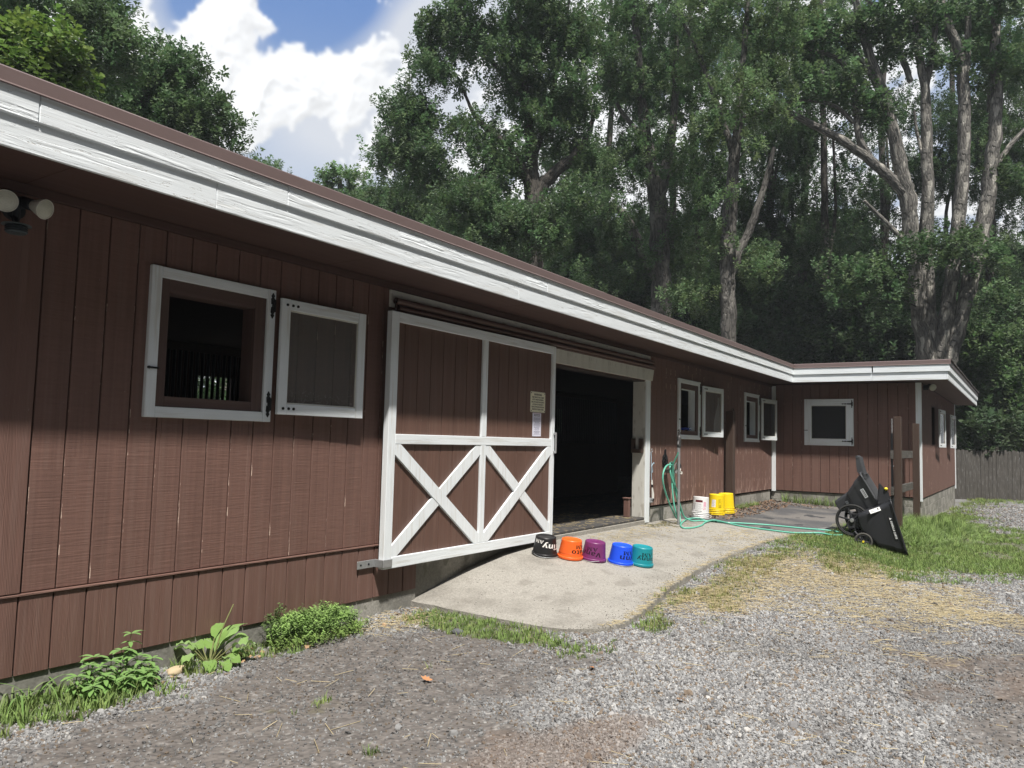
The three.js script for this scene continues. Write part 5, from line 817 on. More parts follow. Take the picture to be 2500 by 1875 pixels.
{
  const pts = [], r = rng(101), base = new THREE.IcosahedronGeometry(1, 1), p = base.attributes.position;
  for (let i = 0; i < p.count; i++) { const x = p.getX(i), y = p.getY(i), z = p.getZ(i), k = 0.72 + 0.55 * hash(Math.round(x * 97) + 500, Math.round(y * 89 + z * 71) + 900, 3); p.setXYZ(i, x * k, y * k * 0.8, z * k); }
  base.computeVertexNormals();
  const add = (x, z, s) => {
    const q = zones(x, z), v = r(); let c;
    if (v < 0.045) c = [0.54, 0.53, 0.51]; else if (v < 0.55) c = [0.34 + 0.14 * r(), 0, 0].map((a, i, l) => l[0] * [0.985, 0.99, 0.99][i]); else if (v < 0.85) c = [0.17 + 0.1 * r(), 0, 0].map((a, i, l) => l[0] * [1, 0.99, 1.0][i]); else c = [0.26, 0.205, 0.155];
    const k = (0.80 + 0.42 * (fbm(x * 0.9 + 9, z * 0.9, 103, 3) - 0.5) + 0.02) * lerp(0.84, 0.62, q.dirt) * (0.85 + 0.3 * r()); c = mul(c, k); if (q.rust > 0.3) c = mix(c, [0.19, 0.14, 0.11], 0.5 * q.rust);
    pts.push([x, surf(x, z) + s * 0.22, z, r() * 6.3, r() * 6.3, r() * 6.3, s * (0.8 + 0.7 * r()), s * (0.55 + 0.5 * r()), s * (0.8 + 0.5 * r()), ...c]);
  };
  const want = 210000; let n = 0, tries = 0;
  while (n < want && tries < 1300000) {
    tries++;
    const rr = 2.2 + 11.5 * Math.pow(r(), 0.85), th = lerp(-1.62, 0.25, r());    // fan of ground in front of the camera
    const x = rr * Math.cos(th), z = 5.08 + rr * Math.sin(th); if (x < 1.4 || z > 8.2 || !onYard(x, z)) continue;
    const q = zones(x, z); const dens = (1 - 0.90 * q.dirt) * (1 - 0.85 * q.grass) * (1 - 0.6 * q.straw) + 0.06; if (r() > dens) continue;
    const big = r(); add(x, z, (0.0044 + 0.0068 * big * big * big * (1 - 0.35 * q.dirt) + (r() > 0.985 ? 0.012 * r() : 0)) * (1 + 0.035 * rr)); n++;
  }
  for (let i = 0; i < 9000; i++) { const x = 18.8 + r() * 12, z = 3.3 + r() * 5; const q = zones(x, z); if (r() < 0.9 - q.grass) add(x, z, 0.012 + 0.016 * r()); }
  for (let i = 0; i < 2600; i++) { const x = 5.95 + 6.6 * r(), e = slabEdge(x), z = r() < 0.6 ? e - 0.35 * r() * r() : r() * e; if (z > 0.02 && (z < e)) { const s = 0.003 + 0.005 * r() * r(), k = 0.5 + 0.7 * r(); pts.push([x, slabH(x, z) + s * 0.3, z, r() * 6.3, r() * 6.3, 0, s, s, s, 0.3 * k, 0.285 * k, 0.26 * k]); } }
  scene.add(scatter('gravel', base, std({ color: 0xffffff, roughness: 0.93 }), pts, 'loose grey gravel lying over the yard'));
}
const blade = (n, h, seed, w = 0.0045, droop = 0.5) => {                      // a tuft of grass blades
  const r = rng(seed), P = [], I = [];
  for (let k = 0; k < n; k++) {
    const a = r() * 6.28, l = h * (0.5 + 0.6 * r()), lean = 0.15 + droop * r(), bx = (r() - 0.5) * 0.05, bz = (r() - 0.5) * 0.05, ca = Math.cos(a), sa = Math.sin(a), b = P.length / 3, ww = w * (0.7 + 0.6 * r());
    for (let i = 0; i <= 3; i++) { const t = i / 3, y = l * (t - 0.35 * lean * t * t), o = l * lean * t * t, hw = ww * (1 - t * t * 0.95); P.push(bx + ca * o - sa * hw, y, bz + sa * o + ca * hw, bx + ca * o + sa * hw, y, bz + sa * o - ca * hw); if (i) { const q = b + (i - 1) * 2; I.push(q, q + 1, q + 2, q + 1, q + 3, q + 2); } }
  }
  const g = new THREE.BufferGeometry(); g.setAttribute('position', new THREE.Float32BufferAttribute(P, 3)); g.setIndex(I); g.computeVertexNormals(); return g;
};
const grassMat = leafy(0.3);
const gcol = (r, dry = 0) => { const k = 0.7 + 0.6 * r(); return mix(mul([0.20, 0.295, 0.09], k), mul([0.34, 0.28, 0.13], k), clamp(dry + 0.6 * (r() - 0.65))); };
{
  const r = rng(202), pts = [], tall = [];
  const put1 = (x, z, s, dry) => { pts.push([x, surf(x, z) - 0.004, z, 0, r() * 6.3, 0, s, s * (0.8 + 0.5 * r()), s, ...gcol(r, dry)]); };
  for (let i = 0; i < 60000; i++) { const x = 1.5 + r() * 12.5, z = r() * 6.2; if (!onYard(x, z + 0.05 * r() * r())) continue; const q = zones(x, z); if (r() < q.grass * 0.85) put1(x, z, (x < 3.4 && z < 0.6 ? 1.5 : 1.0) * (0.6 + 0.6 * r()), clamp(q.straw * 0.5 + (x > 6.6 && x < 11 ? 0.22 : 0.05))); }
  for (let i = 0; i < 70000; i++) { const x = 10.5 + r() * 13, z = 2.0 + r() * 5.5; if (!onYard(x, z)) continue; const q = zones(x, z); if (r() < q.grass * (0.10 + 0.65 * smooth(0.38, 0.62, fbm(x * 2.2, z * 2.2, 87, 3)))) put1(x, z, 0.7 + 0.6 * r(), 0.10 + 0.4 * q.straw); }
  for (let i = 0; i < 5000; i++) { const x = 22 + r() * 12, z = 3.2 + r() * 4, q = zones(x, z); if (r() < q.grass * 0.6 + 0.5 * smooth(31, 33, x)) put1(x, z, 1 + r(), 0.25); }
  scene.add(scatter('grass', blade(9, 0.062, 5, 0.0036), grassMat, pts, 'short green grass around the ramp and carts'));
  for (let i = 0; i < 7000; i++) { const x = 14.4 + r() * 5.2, z = 2.35 + r() * 2.9; const k = hole(x, z, 17.4, 3.45, 1.5, 0.55) * 0.9 + 0.8 * hole(x, z, 15.4, 3.3, 0.7, 0.4) + 0.6 * hole(x, z, 18.7, 3.7, 0.9, 0.4); if (r() < 0.8 * k && (onYard(x, z) || x < 18.7)) tall.push([x, surf(x, z), z, 0, r() * 6.3, 0, 1, (0.4 + 0.7 * r()) * (0.35 + 0.5 * k), 1, ...gcol(r, 0.02)]); }
  for (let i = 0; i < 70; i++) { const x = 15.4 + r() * 1.6, z = 0.05 + r() * 0.22; tall.push([x, surf(x, 0.1), z, 0, r() * 6.3, 0, 0.5, 0.16 + 0.16 * r(), 0.5, ...gcol(r, 0.1)]); }
  for (let i = 0; i < 60; i++) { const x = 18.45 + r() * 0.22, z = 0.3 + r() * 1.3; tall.push([x, surf(18.5, z), z, 0, r() * 6.3, 0, 0.7, 0.35 + 0.35 * r(), 0.7, ...gcol(r, 0.05)]); }
  scene.add(scatter('tall_grass', blade(9, 0.40, 9, 0.0055, 0.95), grassMat, tall, 'tall rank grass at the wing corner'));
}
{
  const r = rng(303), pts = [], g = new THREE.CylinderGeometry(0.0016, 0.0016, 1, 4).rotateZ(Math.PI / 2);
  const add = (x, z, l, lift = 0.012) => { const k = 0.75 + 0.5 * r(); pts.push([x, surf(x, z) + 0.004 + lift * r(), z, (r() - 0.5) * 0.2, r() * 6.3, (r() - 0.5) * 0.18, l, 1, 1.2, 0.50 * k, 0.42 * k, 0.255 * k]); };
  for (let i = 0; i < 110000; i++) { const x = 1.8 + r() * 13, z = r() * 6.5; if (!onYard(x, z)) continue; const q = zones(x, z); if (r() < q.straw * 0.75 + 0.004) add(x, z, 0.05 + 0.13 * r() * r(), 0.025); }
  for (let i = 0; i < 2600; i++) { const x = 9.2 + 3.2 * r(), z = 0.08 + 1.9 * r(); if (z > slabEdge(x) - 0.03) continue; const k = 0.9 * hole(x, z, 11.6, 1.45, 0.9, 0.22) + 0.55 * hole(x, z, 10.2, 0.35, 1.0, 0.28) + 0.06; if (r() < k) add(x, z, 0.03 + 0.09 * r(), 0.006); }
  for (let i = 0; i < 260; i++) { const x = 8.4 + 2.9 * r(), z = -0.1 - 1.2 * r(); const k = 0.8 + 0.4 * r(); pts.push([x, 0.488, z, 0, r() * 6.3, 0, 0.03 + 0.09 * r(), 1, 1.2, 0.5 * k, 0.4 * k, 0.2 * k]); }
  for (let i = 0; i < 500; i++) { const x = 6.2 + 6.2 * r(), z = slabEdge(x) - 0.12 * r() * r(); add(x, z, 0.03 + 0.09 * r(), 0.006); }
  for (let i = 0; i < 90; i++) { const x = 2.2 + 7 * r(), z = 0.7 + 4 * r(); if (onYard(x, z)) add(x, z, 0.12 + 0.12 * r(), 0.01); }
  scene.add(scatter('straw', g, std({ color: 0xffffff, roughness: 0.7 }), pts, 'loose yellow straw strewn along the ramp edge'));
}
const leafFlat = (() => { const s = new THREE.Shape(); s.moveTo(0, -0.5); s.quadraticCurveTo(0.22, -0.36, 0.16, -0.2); s.lineTo(0.32, -0.1); s.lineTo(0.2, 0.04); s.lineTo(0.3, 0.2); s.lineTo(0.13, 0.26); s.lineTo(0, 0.5); s.lineTo(-0.13, 0.26); s.lineTo(-0.3, 0.2); s.lineTo(-0.2, 0.04); s.lineTo(-0.32, -0.1); s.lineTo(-0.16, -0.2); s.quadraticCurveTo(-0.22, -0.36, 0, -0.5); const g = new THREE.ShapeGeometry(s, 3).rotateX(-Math.PI / 2); const p = g.attributes.position; for (let i = 0; i < p.count; i++) p.setY(i, 0.5 * p.getX(i) ** 2 + 0.25 * p.getZ(i) ** 2); g.computeVertexNormals(); return g; })();
{ // moss on the ramp round the hydrant
  const r = rng(414), pts = [];
  for (let i = 0; i < 1500; i++) { const x = 11.15 + 1.0 * r(), z = 0.03 + 0.5 * r(), k = 0.6 + 0.8 * r(); if (fbm(x * 5, z * 5, 415, 3) + 0.35 * hole(x, z, 11.7, 0.2, 0.35, 0.22) > 0.68) { const s = 0.012 + 0.02 * r(); pts.push([x, slabH(x, z) + 0.002, z, (r() - 0.5) * 0.4, r() * 6.3, (r() - 0.5) * 0.4, s, s, s, 0.15 * k, 0.135 * k, 0.04 * k]); } }
  scene.add(scatter('moss', leafFlat, std({ color: 0xffffff, roughness: 0.95, side: THREE.DoubleSide }), pts, 'olive moss on the concrete round the hydrant foot'));
}
{ // leaf litter along the wall between the posts, and under the wing
  const r = rng(404), pts = [];
  for (let i = 0; i < 2600; i++) { const x = 13.3 + 5.3 * r(), z = 0.03 + 0.75 * Math.pow(r(), 1.6) * (x > 17.6 ? 1.9 : 1); const s = 0.018 + 0.05 * r(), k = 0.5 + 0.8 * r(); pts.push([x, surf(x, Math.max(z, 0.02)) + 0.004 + 0.02 * r() * smooth(0.7, 0.1, z), z, (r() - 0.5) * 1.0, r() * 6.3, (r() - 0.5) * 1.0, s, s, s, 0.20 * k, 0.13 * k, 0.085 * k]); }
  for (let i = 0; i < 90; i++) { const x = 2.9 + 3 * r(), z = 0.05 + 0.35 * r(); const s = 0.03 + 0.04 * r(), k = 0.6 + 0.8 * r(); if (x < 5.85) pts.push([x, surf(x, z) + 0.01, z, (r() - 0.5), r() * 6.3, (r() - 0.5), s, s, s, 0.34 * k, 0.22 * k, 0.13 * k]); }
  scene.add(scatter('leaf_litter', leafFlat, std({ color: 0xffffff, roughness: 0.9, side: THREE.DoubleSide }), pts, 'dry brown leaf litter along the foundation'));
}
for (const [x, z, s, t, hue, label] of [[4.15, 1.66, 0.075, 0.4, [0.42, 0.20, 0.09], 'curled brown fallen leaf on the dark dirt left of centre'], [5.1, 2.42, 0.055, 1.9, [0.50, 0.19, 0.05], 'orange fallen leaf on the grey gravel below the ramp'], [4.85, 3.2, 0.06, 2.8, [0.52, 0.25, 0.09], 'tan fallen leaf on pale gravel right of the rust-brown patch']]) {
  const o = put('fallen_leaf', leafFlat, std({ color: col(...hue), roughness: 0.85, side: THREE.DoubleSide })); tag(o, label, 'leaf'); o.position.set(x, G(x, z) + 0.022, z); o.rotation.set(0.25, t, 0.2, 'YXZ'); o.scale.setScalar(s * 1.2); o.scale.y *= 2;
}
for (const [x, z, s, hue, label, name] of [[3.25, 0.20, [0.085, 0.035, 0.05], [0.46, 0.37, 0.24], 'tan flat stone against the foundation left of the broad-leaved dock', 'stone'], [5.32, 1.02, [0.05, 0.03, 0.035], [0.10, 0.105, 0.115], 'dark stone on the dirt just below the grass edge of the ramp', 'stone'], [2.62, 2.3, [0.035, 0.018, 0.028], [0.5, 0.49, 0.47], 'pale stone at the bottom edge near small weeds', 'stone']]) {
  const g = new THREE.IcosahedronGeometry(1, 2), p = g.attributes.position; for (let i = 0; i < p.count; i++) { const k = 0.78 + 0.4 * vn(p.getX(i) * 2 + 9, p.getY(i) * 2 + p.getZ(i) * 3 + 9, 7); p.setXYZ(i, p.getX(i) * k, p.getY(i) * k, p.getZ(i) * k); } const m = mergeVertices(g.deleteAttribute('normal').deleteAttribute('uv')); m.computeVertexNormals();
  const o = put(name, m, std({ color: col(...hue), roughness: 0.9 })); tag(o, label, 'stone'); o.position.set(x, G(x, z) + s[1] * 0.5, z); o.scale.set(...s); o.rotation.y = s[0] * 40;
}

// ------------------------------------------------------------------ weeds at the foot of the wall
function leafStrip(len, wid, bend, lift, ruffle, seed) {                     // a broad leaf along +x, arching
  const P = [], I = [], n = 9, r = rng(seed); let ang = lift, x = 0, y = 0;
  for (let i = 0; i <= n; i++) {
    const t = i / n, w = wid * Math.pow(Math.sin(Math.PI * Math.min(1, 0.06 + t * 0.94)), 0.7) * (t < 0.12 ? 0.35 + t * 5 : 1), f = ruffle * (r() - 0.5) * wid;
    P.push(x, y + 0.22 * w + f, -w, x, y, 0, x, y + 0.22 * w - f, w); if (i) { const a = (i - 1) * 3; I.push(a, a + 3, a + 1, a + 1, a + 3, a + 4, a + 1, a + 4, a + 2, a + 2, a + 4, a + 5); }
    ang -= bend / n; x += Math.cos(ang) * len / n; y += Math.sin(ang) * len / n;
  }
  const g = new THREE.BufferGeometry(); g.setAttribute('position', new THREE.Float32BufferAttribute(P, 3)); g.setIndex(I); g.computeVertexNormals(); return g;
}
const weedMat = (c) => { const m = leafy(0.3); m.color = col(...c); return m; };
const dockMat = weedMat([0.20, 0.33, 0.085]), dockPale = weedMat([0.24, 0.38, 0.12]), stemMat = std({ color: col(0.16, 0.17, 0.06), roughness: 0.7 }), nettleMat = weedMat([0.19, 0.34, 0.095]);
{
  const g = thing('dock_weed', 'broad-leaved light green dock weed growing against the foundation', 'weed', [3.50, G(3.5, 0.16), 0.20]), r = rng(505), st = []; g.scale.setScalar(1.3);
  const L = [[0.25, 1.0, 0.36, 0.6], [-0.35, 1.2, 0.30, 0.8], [0.75, 0.9, 0.30, 0.7], [2.9, 0.95, 0.20, 0.7], [2.2, 0.75, 0.20, 0.9], [-1.2, 0.55, 0.20, 0.9], [-0.7, 0.7, 0.22, 0.8], [-2.2, 0.5, 0.17, 1.0], [-1.7, 0.35, 0.17, 0.8], [3.5, 0.6, 0.18, 1.0], [0.9, 0.9, 0.20, 0.8], [1.5, 0.8, 0.2, 0.9], [-0.15, 0.8, 0.25, 0.7], [4.1, 0.4, 0.15, 0.9], [-0.45, 0.45, 0.18, 0.9]];
  L.forEach(([a, lift, len, bend], i) => { const pet = 0.07 + 0.10 * r(), x = Math.cos(lift) * pet, y = Math.sin(lift) * pet; const o = put('leaf', leafStrip(len * 0.62, 0.030 + 0.014 * r(), bend * 1.3, lift - 0.1, 0.8, 60 + i), i % 3 ? dockMat : dockPale, g); o.rotation.y = a; o.position.set(Math.cos(a) * x, y, -Math.sin(a) * x); st.push(tube([[0, 0, 0, 0.005], [Math.cos(a) * x, y, -Math.sin(a) * x, 0.003]], 5)); });
  st.push(tube(curve([[0.02, 0, 0], [0.08, 0.16, -0.02], [0.16, 0.30, -0.03]], 8, 0.004), 5));
  put('stem', merge(st), stemMat, g);
}
{
  const g = thing('leafy_weed', 'upright green weeds with whorled pointed leaves at the left foundation', 'weed', [2.78, G(2.78, 0.16), 0.18]), r = rng(606), st = [], grow = g.scale.setScalar(1.25), lf = leafStrip(0.075, 0.0115, 0.7, 0.35, 0.2, 71), lf2 = leafStrip(0.055, 0.010, 0.9, 0.2, 0.2, 72);
  const list = [];
  for (const [x, z, h] of [[0.10, -0.03, 0.26], [0.06, 0.0, 0.19], [-0.09, -0.01, 0.19], [-0.14, 0.03, 0.17], [0.0, 0.03, 0.16], [0.15, 0.02, 0.15], [-0.04, 0.06, 0.13], [0.12, 0.07, 0.12], [-0.12, 0.07, 0.12], [0.05, 0.10, 0.10], [0.2, 0.04, 0.12], [-0.2, 0.05, 0.13], [0.0, 0.13, 0.09], [-0.16, 0.13, 0.09], [0.18, 0.12, 0.09], [-0.08, 0.12, 0.11], [0.1, 0.15, 0.08]]) {
    const lx = (r() - 0.5) * 0.05, lz = (r() - 0.5) * 0.05; st.push(tube([[x, 0, z, 0.003], [x + lx * 0.5, h * 0.5, z + lz * 0.4, 0.0028], [x + lx, h, z + lz, 0.002]], 5));
    for (let k = 0; k < 5; k++) for (let j = 0; j < 4 + (k === 4 ? 2 : 0); j++) { const t = 0.35 + 0.16 * k, a = j * 1.57 + k * 0.8 + r() * 0.5; list.push([x + lx * t, h * t, z + lz * t, a, k === 4 ? lf : lf2, 0.7 + 0.5 * r()]); }
  }
  list.forEach(([x, y, z, a, geo, s]) => { const o = put('leaf', geo, nettleMat, g); o.position.set(x, y, z); o.rotation.set(0, a, 0); o.scale.setScalar(s); });
  for (const k of st) put('stem', k, stemMat, g);
}
{
  const g = thing('bushy_weed', 'low bushy bright green weed against the barn beside the ramp', 'weed', [4.47, G(4.47, 0.18), 0.20]), r = rng(707), items = [], st = [];
  const sp = (() => { const l = []; const q = rng(78); for (let i = 0; i < 12; i++) { const a = q() * 6.28, t = leafStrip(0.016 + 0.012 * q(), 0.0045, 0.5, 0.3, 0, 80 + i).rotateY(a).translate(0, i * 0.007, 0); l.push(t); } return mergeGeometries(l); })();
  for (let i = 0; i < 620; i++) { const a = r() * 6.28, q = Math.sqrt(r()), x = Math.cos(a) * q * 0.46, z = Math.sin(a) * q * 0.17 - 0.01, h = (0.06 + 0.15 * (1 - 0.7 * q * q) * (0.4 + 1.1 * fbm(x * 9 + 4, z * 9 + 4, 66, 2))) * (0.2 + 0.8 * Math.sqrt(r())), k = 0.75 + 0.5 * r(); items.push([x, h, z, (r() - 0.5) * 1.0, r() * 6.3, (r() - 0.5) * 1.0, 1.1, 1.1, 1.1, 0.26 * k, 0.405 * k, 0.12 * k]); }
  for (let i = 0; i < 170; i++) { const q = 0.5 + 0.5 * r(), a = r() * 6.28, x = Math.cos(a) * q * 0.56, z = 0.03 + Math.abs(Math.sin(a)) * q * 0.24, k = 0.7 + 0.5 * r(); items.push([x, 0.01 + 0.05 * r(), z, (r() - 0.5) * 1.4, r() * 6.3, (r() - 0.5) * 1.4, 0.9, 0.9, 0.9, 0.22 * k, 0.33 * k, 0.09 * k]); }
  for (const [x, z, h] of [[0.1, -0.02, 0.22], [0.22, 0.0, 0.19], [-0.12, 0.0, 0.21], [-0.36, -0.06, 0.22], [-0.30, -0.09, 0.25], [-0.40, -0.08, 0.18]]) for (let i = 0; i < 26; i++) { const t = i / 26, k = 0.6 + 0.4 * r(); items.push([x + (r() - 0.5) * 0.05, h * t + 0.03, z + (r() - 0.5) * 0.04, r(), r() * 6.3, r(), 0.9, 0.9, 0.9, 0.16 * k, 0.24 * k, 0.08 * k]); }
  for (let i = 0; i < 60; i++) { const a = r() * 6.28, q = Math.sqrt(r()) * 0.9, x = Math.cos(a) * q * 0.4, z = Math.sin(a) * q * 0.16; st.push(tube([[x * 0.5, 0, z * 0.5, 0.002], [x, 0.14 * (1 - 0.5 * q * q), z, 0.001]], 4, false)); }
  g.add(scatter('foliage', sp, grassMat, items)); put('stem', merge(st), stemMat, g);
}
{
  const g = thing('grass_clump', 'arching coarse grass clump at the left edge below the siding', 'grass clump', [2.40, G(2.4, 0.0), 0.03]), r = rng(808), m = weedMat([0.15, 0.26, 0.07]), m2 = weedMat([0.20, 0.26, 0.11]);
  for (let i = 0; i < 18; i++) { const o = put('blade', leafStrip(0.26 + 0.20 * r(), 0.0048 + 0.002 * r(), 1.5 + 1.3 * r(), 1.25 + 0.25 * r(), 0, 90 + i), i % 3 ? m : m2, g); o.rotation.y = r() * 6.28; o.position.set((r() - 0.5) * 0.30, 0, 0.02 + r() * 0.08); }
}

// ------------------------------------------------------------------ trees
function spray(seed, n, len, leaf, wide, flat) {                             // a leafy twig: folded leaves round its length
  const r = rng(seed), P = [], I = [];
  for (let i = 0; i < n; i++) {
    const t = 0.15 + 0.85 * (i / n), a = i * 2.4 + r(), out = 0.5 + 0.6 * r(), L = leaf * (0.7 + 0.6 * r()), W = L * wide;
    const d = new THREE.Vector3(Math.cos(a) * out, 0.35 + (i > n - 5 ? 0.8 : 0) - 0.5 * r(), Math.sin(a) * out).normalize(), s = new THREE.Vector3().crossVectors(d, new THREE.Vector3((r() - 0.5) * flat, 1, (r() - 0.5) * flat)).normalize(), u = new THREE.Vector3().crossVectors(s, d);
    const o = new THREE.Vector3((r() - 0.5) * 0.10 * len, len * t, (r() - 0.5) * 0.10 * len).addScaledVector(d, 0.03), b = P.length / 3, pt = (x, y, z) => { const v = o.clone().addScaledVector(d, x).addScaledVector(s, y).addScaledVector(u, z); P.push(v.x, v.y, v.z); };
    pt(0, 0, 0); pt(L * 0.35, W * 0.30, 0.06 * L); pt(L * 0.62, W * 0.5, 0.08 * L); pt(L, 0, -0.10 * L); pt(L * 0.62, -W * 0.5, 0.08 * L); pt(L * 0.35, -W * 0.30, 0.06 * L);
    I.push(b, b + 3, b + 1, b + 1, b + 3, b + 2, b, b + 5, b + 3, b + 5, b + 4, b + 3);
  }
  const g = new THREE.BufferGeometry(); g.setAttribute('position', new THREE.Float32BufferAttribute(P, 3)); g.setIndex(I); g.computeVertexNormals(); return g;
}
const SPRAYS = { oak: spray(11, 22, 0.46, 0.125, 0.52, 1.0), maple: spray(12, 17, 0.44, 0.135, 0.85, 0.8), fine: spray(13, 24, 0.5, 0.10, 0.6, 1.0), bush: spray(14, 14, 0.5, 0.19, 0.62, 0.7) };
const HUES = { oak: [0.100, 0.168, 0.070], oakPale: [0.132, 0.205, 0.088], maple: [0.125, 0.20, 0.04], light: [0.125, 0.21, 0.075], dark: [0.062, 0.108, 0.046], bush: [0.09, 0.155, 0.055] };
let nLeaf = 0;
// limbs: [[x, y, z, r], ...] polylines; blobs: [x, y, z, r] masses of foliage
function tree(name, label, limbs, blobs, o) {
  const r = rng(o.seed), root = limbs[0][0], g = thing(name, label, 'tree', [root[0], root[1], root[2]], 0, o.group), nodes = [], twigs = [], items = [], big = [];
  const off = (p) => [p[0] - root[0], p[1] - root[1], p[2] - root[2]];
  for (const l of limbs) {
    const c = new THREE.CatmullRomCurve3(l.map((p) => new THREE.Vector3(...off(p))), false, 'centripetal'), n = Math.max(8, l.length * 6), pts = [];
    for (let i = 0; i <= n; i++) { const t = i / n, v = c.getPoint(t), f = t * (l.length - 1), k = Math.min(l.length - 2, Math.floor(f)), rad = lerp(l[k][3], l[k + 1][3], f - k), w = 0.25 * rad; const q = [v.x + w * (r() - 0.5), v.y, v.z + w * (r() - 0.5), rad]; pts.push(q); if (t > 0.12) nodes.push([...q, 0]); }
    big.push(tube(pts, l[0][3] > 0.2 ? 14 : 9, true, 0.22));
  }
  if (big.length) put('trunk', merge(big), o.bark ?? barkPale, g);
  const tips = [];
  for (const b of blobs) {
    const c = off(b), R = b[3], n = Math.round(3.8 * R * R * (o.dense ?? 1)) + 3;
    for (let i = 0, k = 0; i < n && k < n * 6; k++) {
      const a = r() * 6.283, h = 2 * r() - 1, q = Math.cbrt(0.12 + 0.88 * r()), w = Math.sqrt(1 - h * h), x = c[0] + Math.cos(a) * w * q * R, y = c[1] + h * q * R * 0.85, z = c[2] + Math.sin(a) * w * q * R;
      if (fbm((x + root[0]) * 0.55 + 50, (y + root[1]) * 0.55 + (z + root[2]) * 0.41 + 50, o.seed, 3) < (o.gap ?? 0.40) - 0.05) continue;
      tips.push([x, y, z]); i++;
    }
  }
  tips.sort((a, b) => Math.hypot(a[0], a[2]) + Math.abs(a[1]) * 0.3 - Math.hypot(b[0], b[2]) - Math.abs(b[1]) * 0.3);
  for (const t of tips) {
    let best = null, bd = 1e9; for (const n of nodes) { const d = (n[0] - t[0]) ** 2 + (n[1] - t[1]) ** 2 * 0.8 + (n[2] - t[2]) ** 2 + (n[1] > t[1] + 0.4 ? 3 : 0); if (d < bd) { bd = d; best = n; } }
    if (best && bd > 0.04 && bd < (o.reach ?? 60)) {
      const L = Math.sqrt(bd), m = [lerp(best[0], t[0], 0.5) + (r() - 0.5) * 0.25 * L, lerp(best[1], t[1], 0.5) + 0.12 * L + (r() - 0.5) * 0.15 * L, lerp(best[2], t[2], 0.5) + (r() - 0.5) * 0.25 * L], r0 = Math.min(best[3] * 0.7, 0.010 + 0.013 * L), r1 = Math.max(0.006, r0 * 0.35);
      twigs.push(tube([[best[0], best[1], best[2], r0], [m[0], m[1], m[2], (r0 + r1) / 2], [t[0], t[1], t[2], r1]], 5, false));
      nodes.push([m[0], m[1], m[2], (r0 + r1) / 2, 1], [t[0], t[1], t[2], r1, 1]);
    }
    const pr = 1.35 * (o.puff ?? 0.62) * (0.7 + 0.6 * r()), n = Math.round(0.62 * (o.count ?? 22) * pr * pr / 0.38), hue = HUES[o.hue], shade = 0.75 + 0.5 * r();
    for (let i = 0; i < n; i++) {
      const a = r() * 6.283, h = 2 * r() - 1, q = Math.cbrt(r()), w = Math.sqrt(1 - h * h), k = shade * (0.7 + 0.6 * r()), s = (o.size ?? 1) * (0.75 + 0.5 * r());
      items.push([t[0] + Math.cos(a) * w * q * pr, t[1] + h * q * pr * 0.7 - 0.1, t[2] + Math.sin(a) * w * q * pr, 0.9 * (r() - 0.4) + h * -0.3, r() * 6.3, 1.2 * (r() - 0.5), s, s, s, hue[0] * k * (0.85 + 0.3 * r()), hue[1] * k, hue[2] * k]);
    }
  }
  if (twigs.length) kind(put('branches', merge(twigs), o.twig ?? barkDark, g), 'stuff');
  nLeaf += items.length; g.add(scatter('crown', SPRAYS[o.leaf ?? 'oak'], leafMat, items));
  return g;
}
const px = (list, d, rs) => list.map(([x, y, r, dd]) => [...at(x, y, d + (dd ?? 0)), r * (d + (dd ?? 0)) / 1882]);
const ground = (x, d, r) => { const p = at(x, 1000, d); return [p[0], -0.2, p[2], r]; };

// left of the picture, behind the barn
tree('oak_tree', 'tall dark oak at the upper left corner above the roof', [[ground(60, 21, 0.3), ...px([[70, 300, 28], [60, 120, 24], [20, -60, 15]], 21)], px([[64, 160, 14], [150, 60, 9], [210, -20, 5]], 21)],
  px([[130, 30, 105], [205, 25, 62], [225, 90, 40], [40, -10, 110], [60, 130, 80, 1.5], [150, 120, 65, 1], [-70, 80, 120], [190, 180, 45], [265, 130, 40], [295, 125, 26]], 21), { seed: 1001, hue: 'oak', leaf: 'oak', count: 15, dense: 1.0, gap: 0.45 });
tree('maple_tree', 'yellowish green maple leaning in at the left edge above the roof', [[ground(-60, 17, 0.22), ...px([[-50, 250, 18], [10, 150, 8]], 17)]],
  px([[20, 110, 70], [80, 150, 70], [10, 190, 80], [110, 205, 60], [50, 240, 70], [-40, 220, 80], [150, 180, 36]], 17), { seed: 1002, hue: 'maple', leaf: 'maple', count: 18, puff: 0.5 });
tree('oak_tree', 'rounded oak crown sloping down behind the left roof edge', [[ground(330, 25, 0.3), ...px([[335, 330, 24], [350, 230, 16], [400, 150, 6]], 25)]],
  px([[405, 175, 46], [360, 190, 40], [455, 195, 32], [430, 240, 50], [330, 240, 60], [260, 200, 60], [455, 262, 26], [390, 300, 60], [200, 240, 70], [470, 330, 50], [510, 300, 26], [300, 300, 70], [530, 360, 40], [430, 380, 70], [240, 310, 70]], 25), { seed: 1003, hue: 'oak', leaf: 'oak', count: 19, dense: 1.2, gap: 0.41 });
tree('oak_tree', 'far oak showing only its tip above the roof edge', [[ground(650, 42, 0.25), ...px([[650, 520, 14], [650, 440, 4]], 42)]], px([[645, 425, 26], [672, 436, 20], [640, 460, 36], [690, 470, 30]], 42), { seed: 1004, hue: 'oak', leaf: 'oak', dense: 1.4, count: 20, puff: 0.5 });
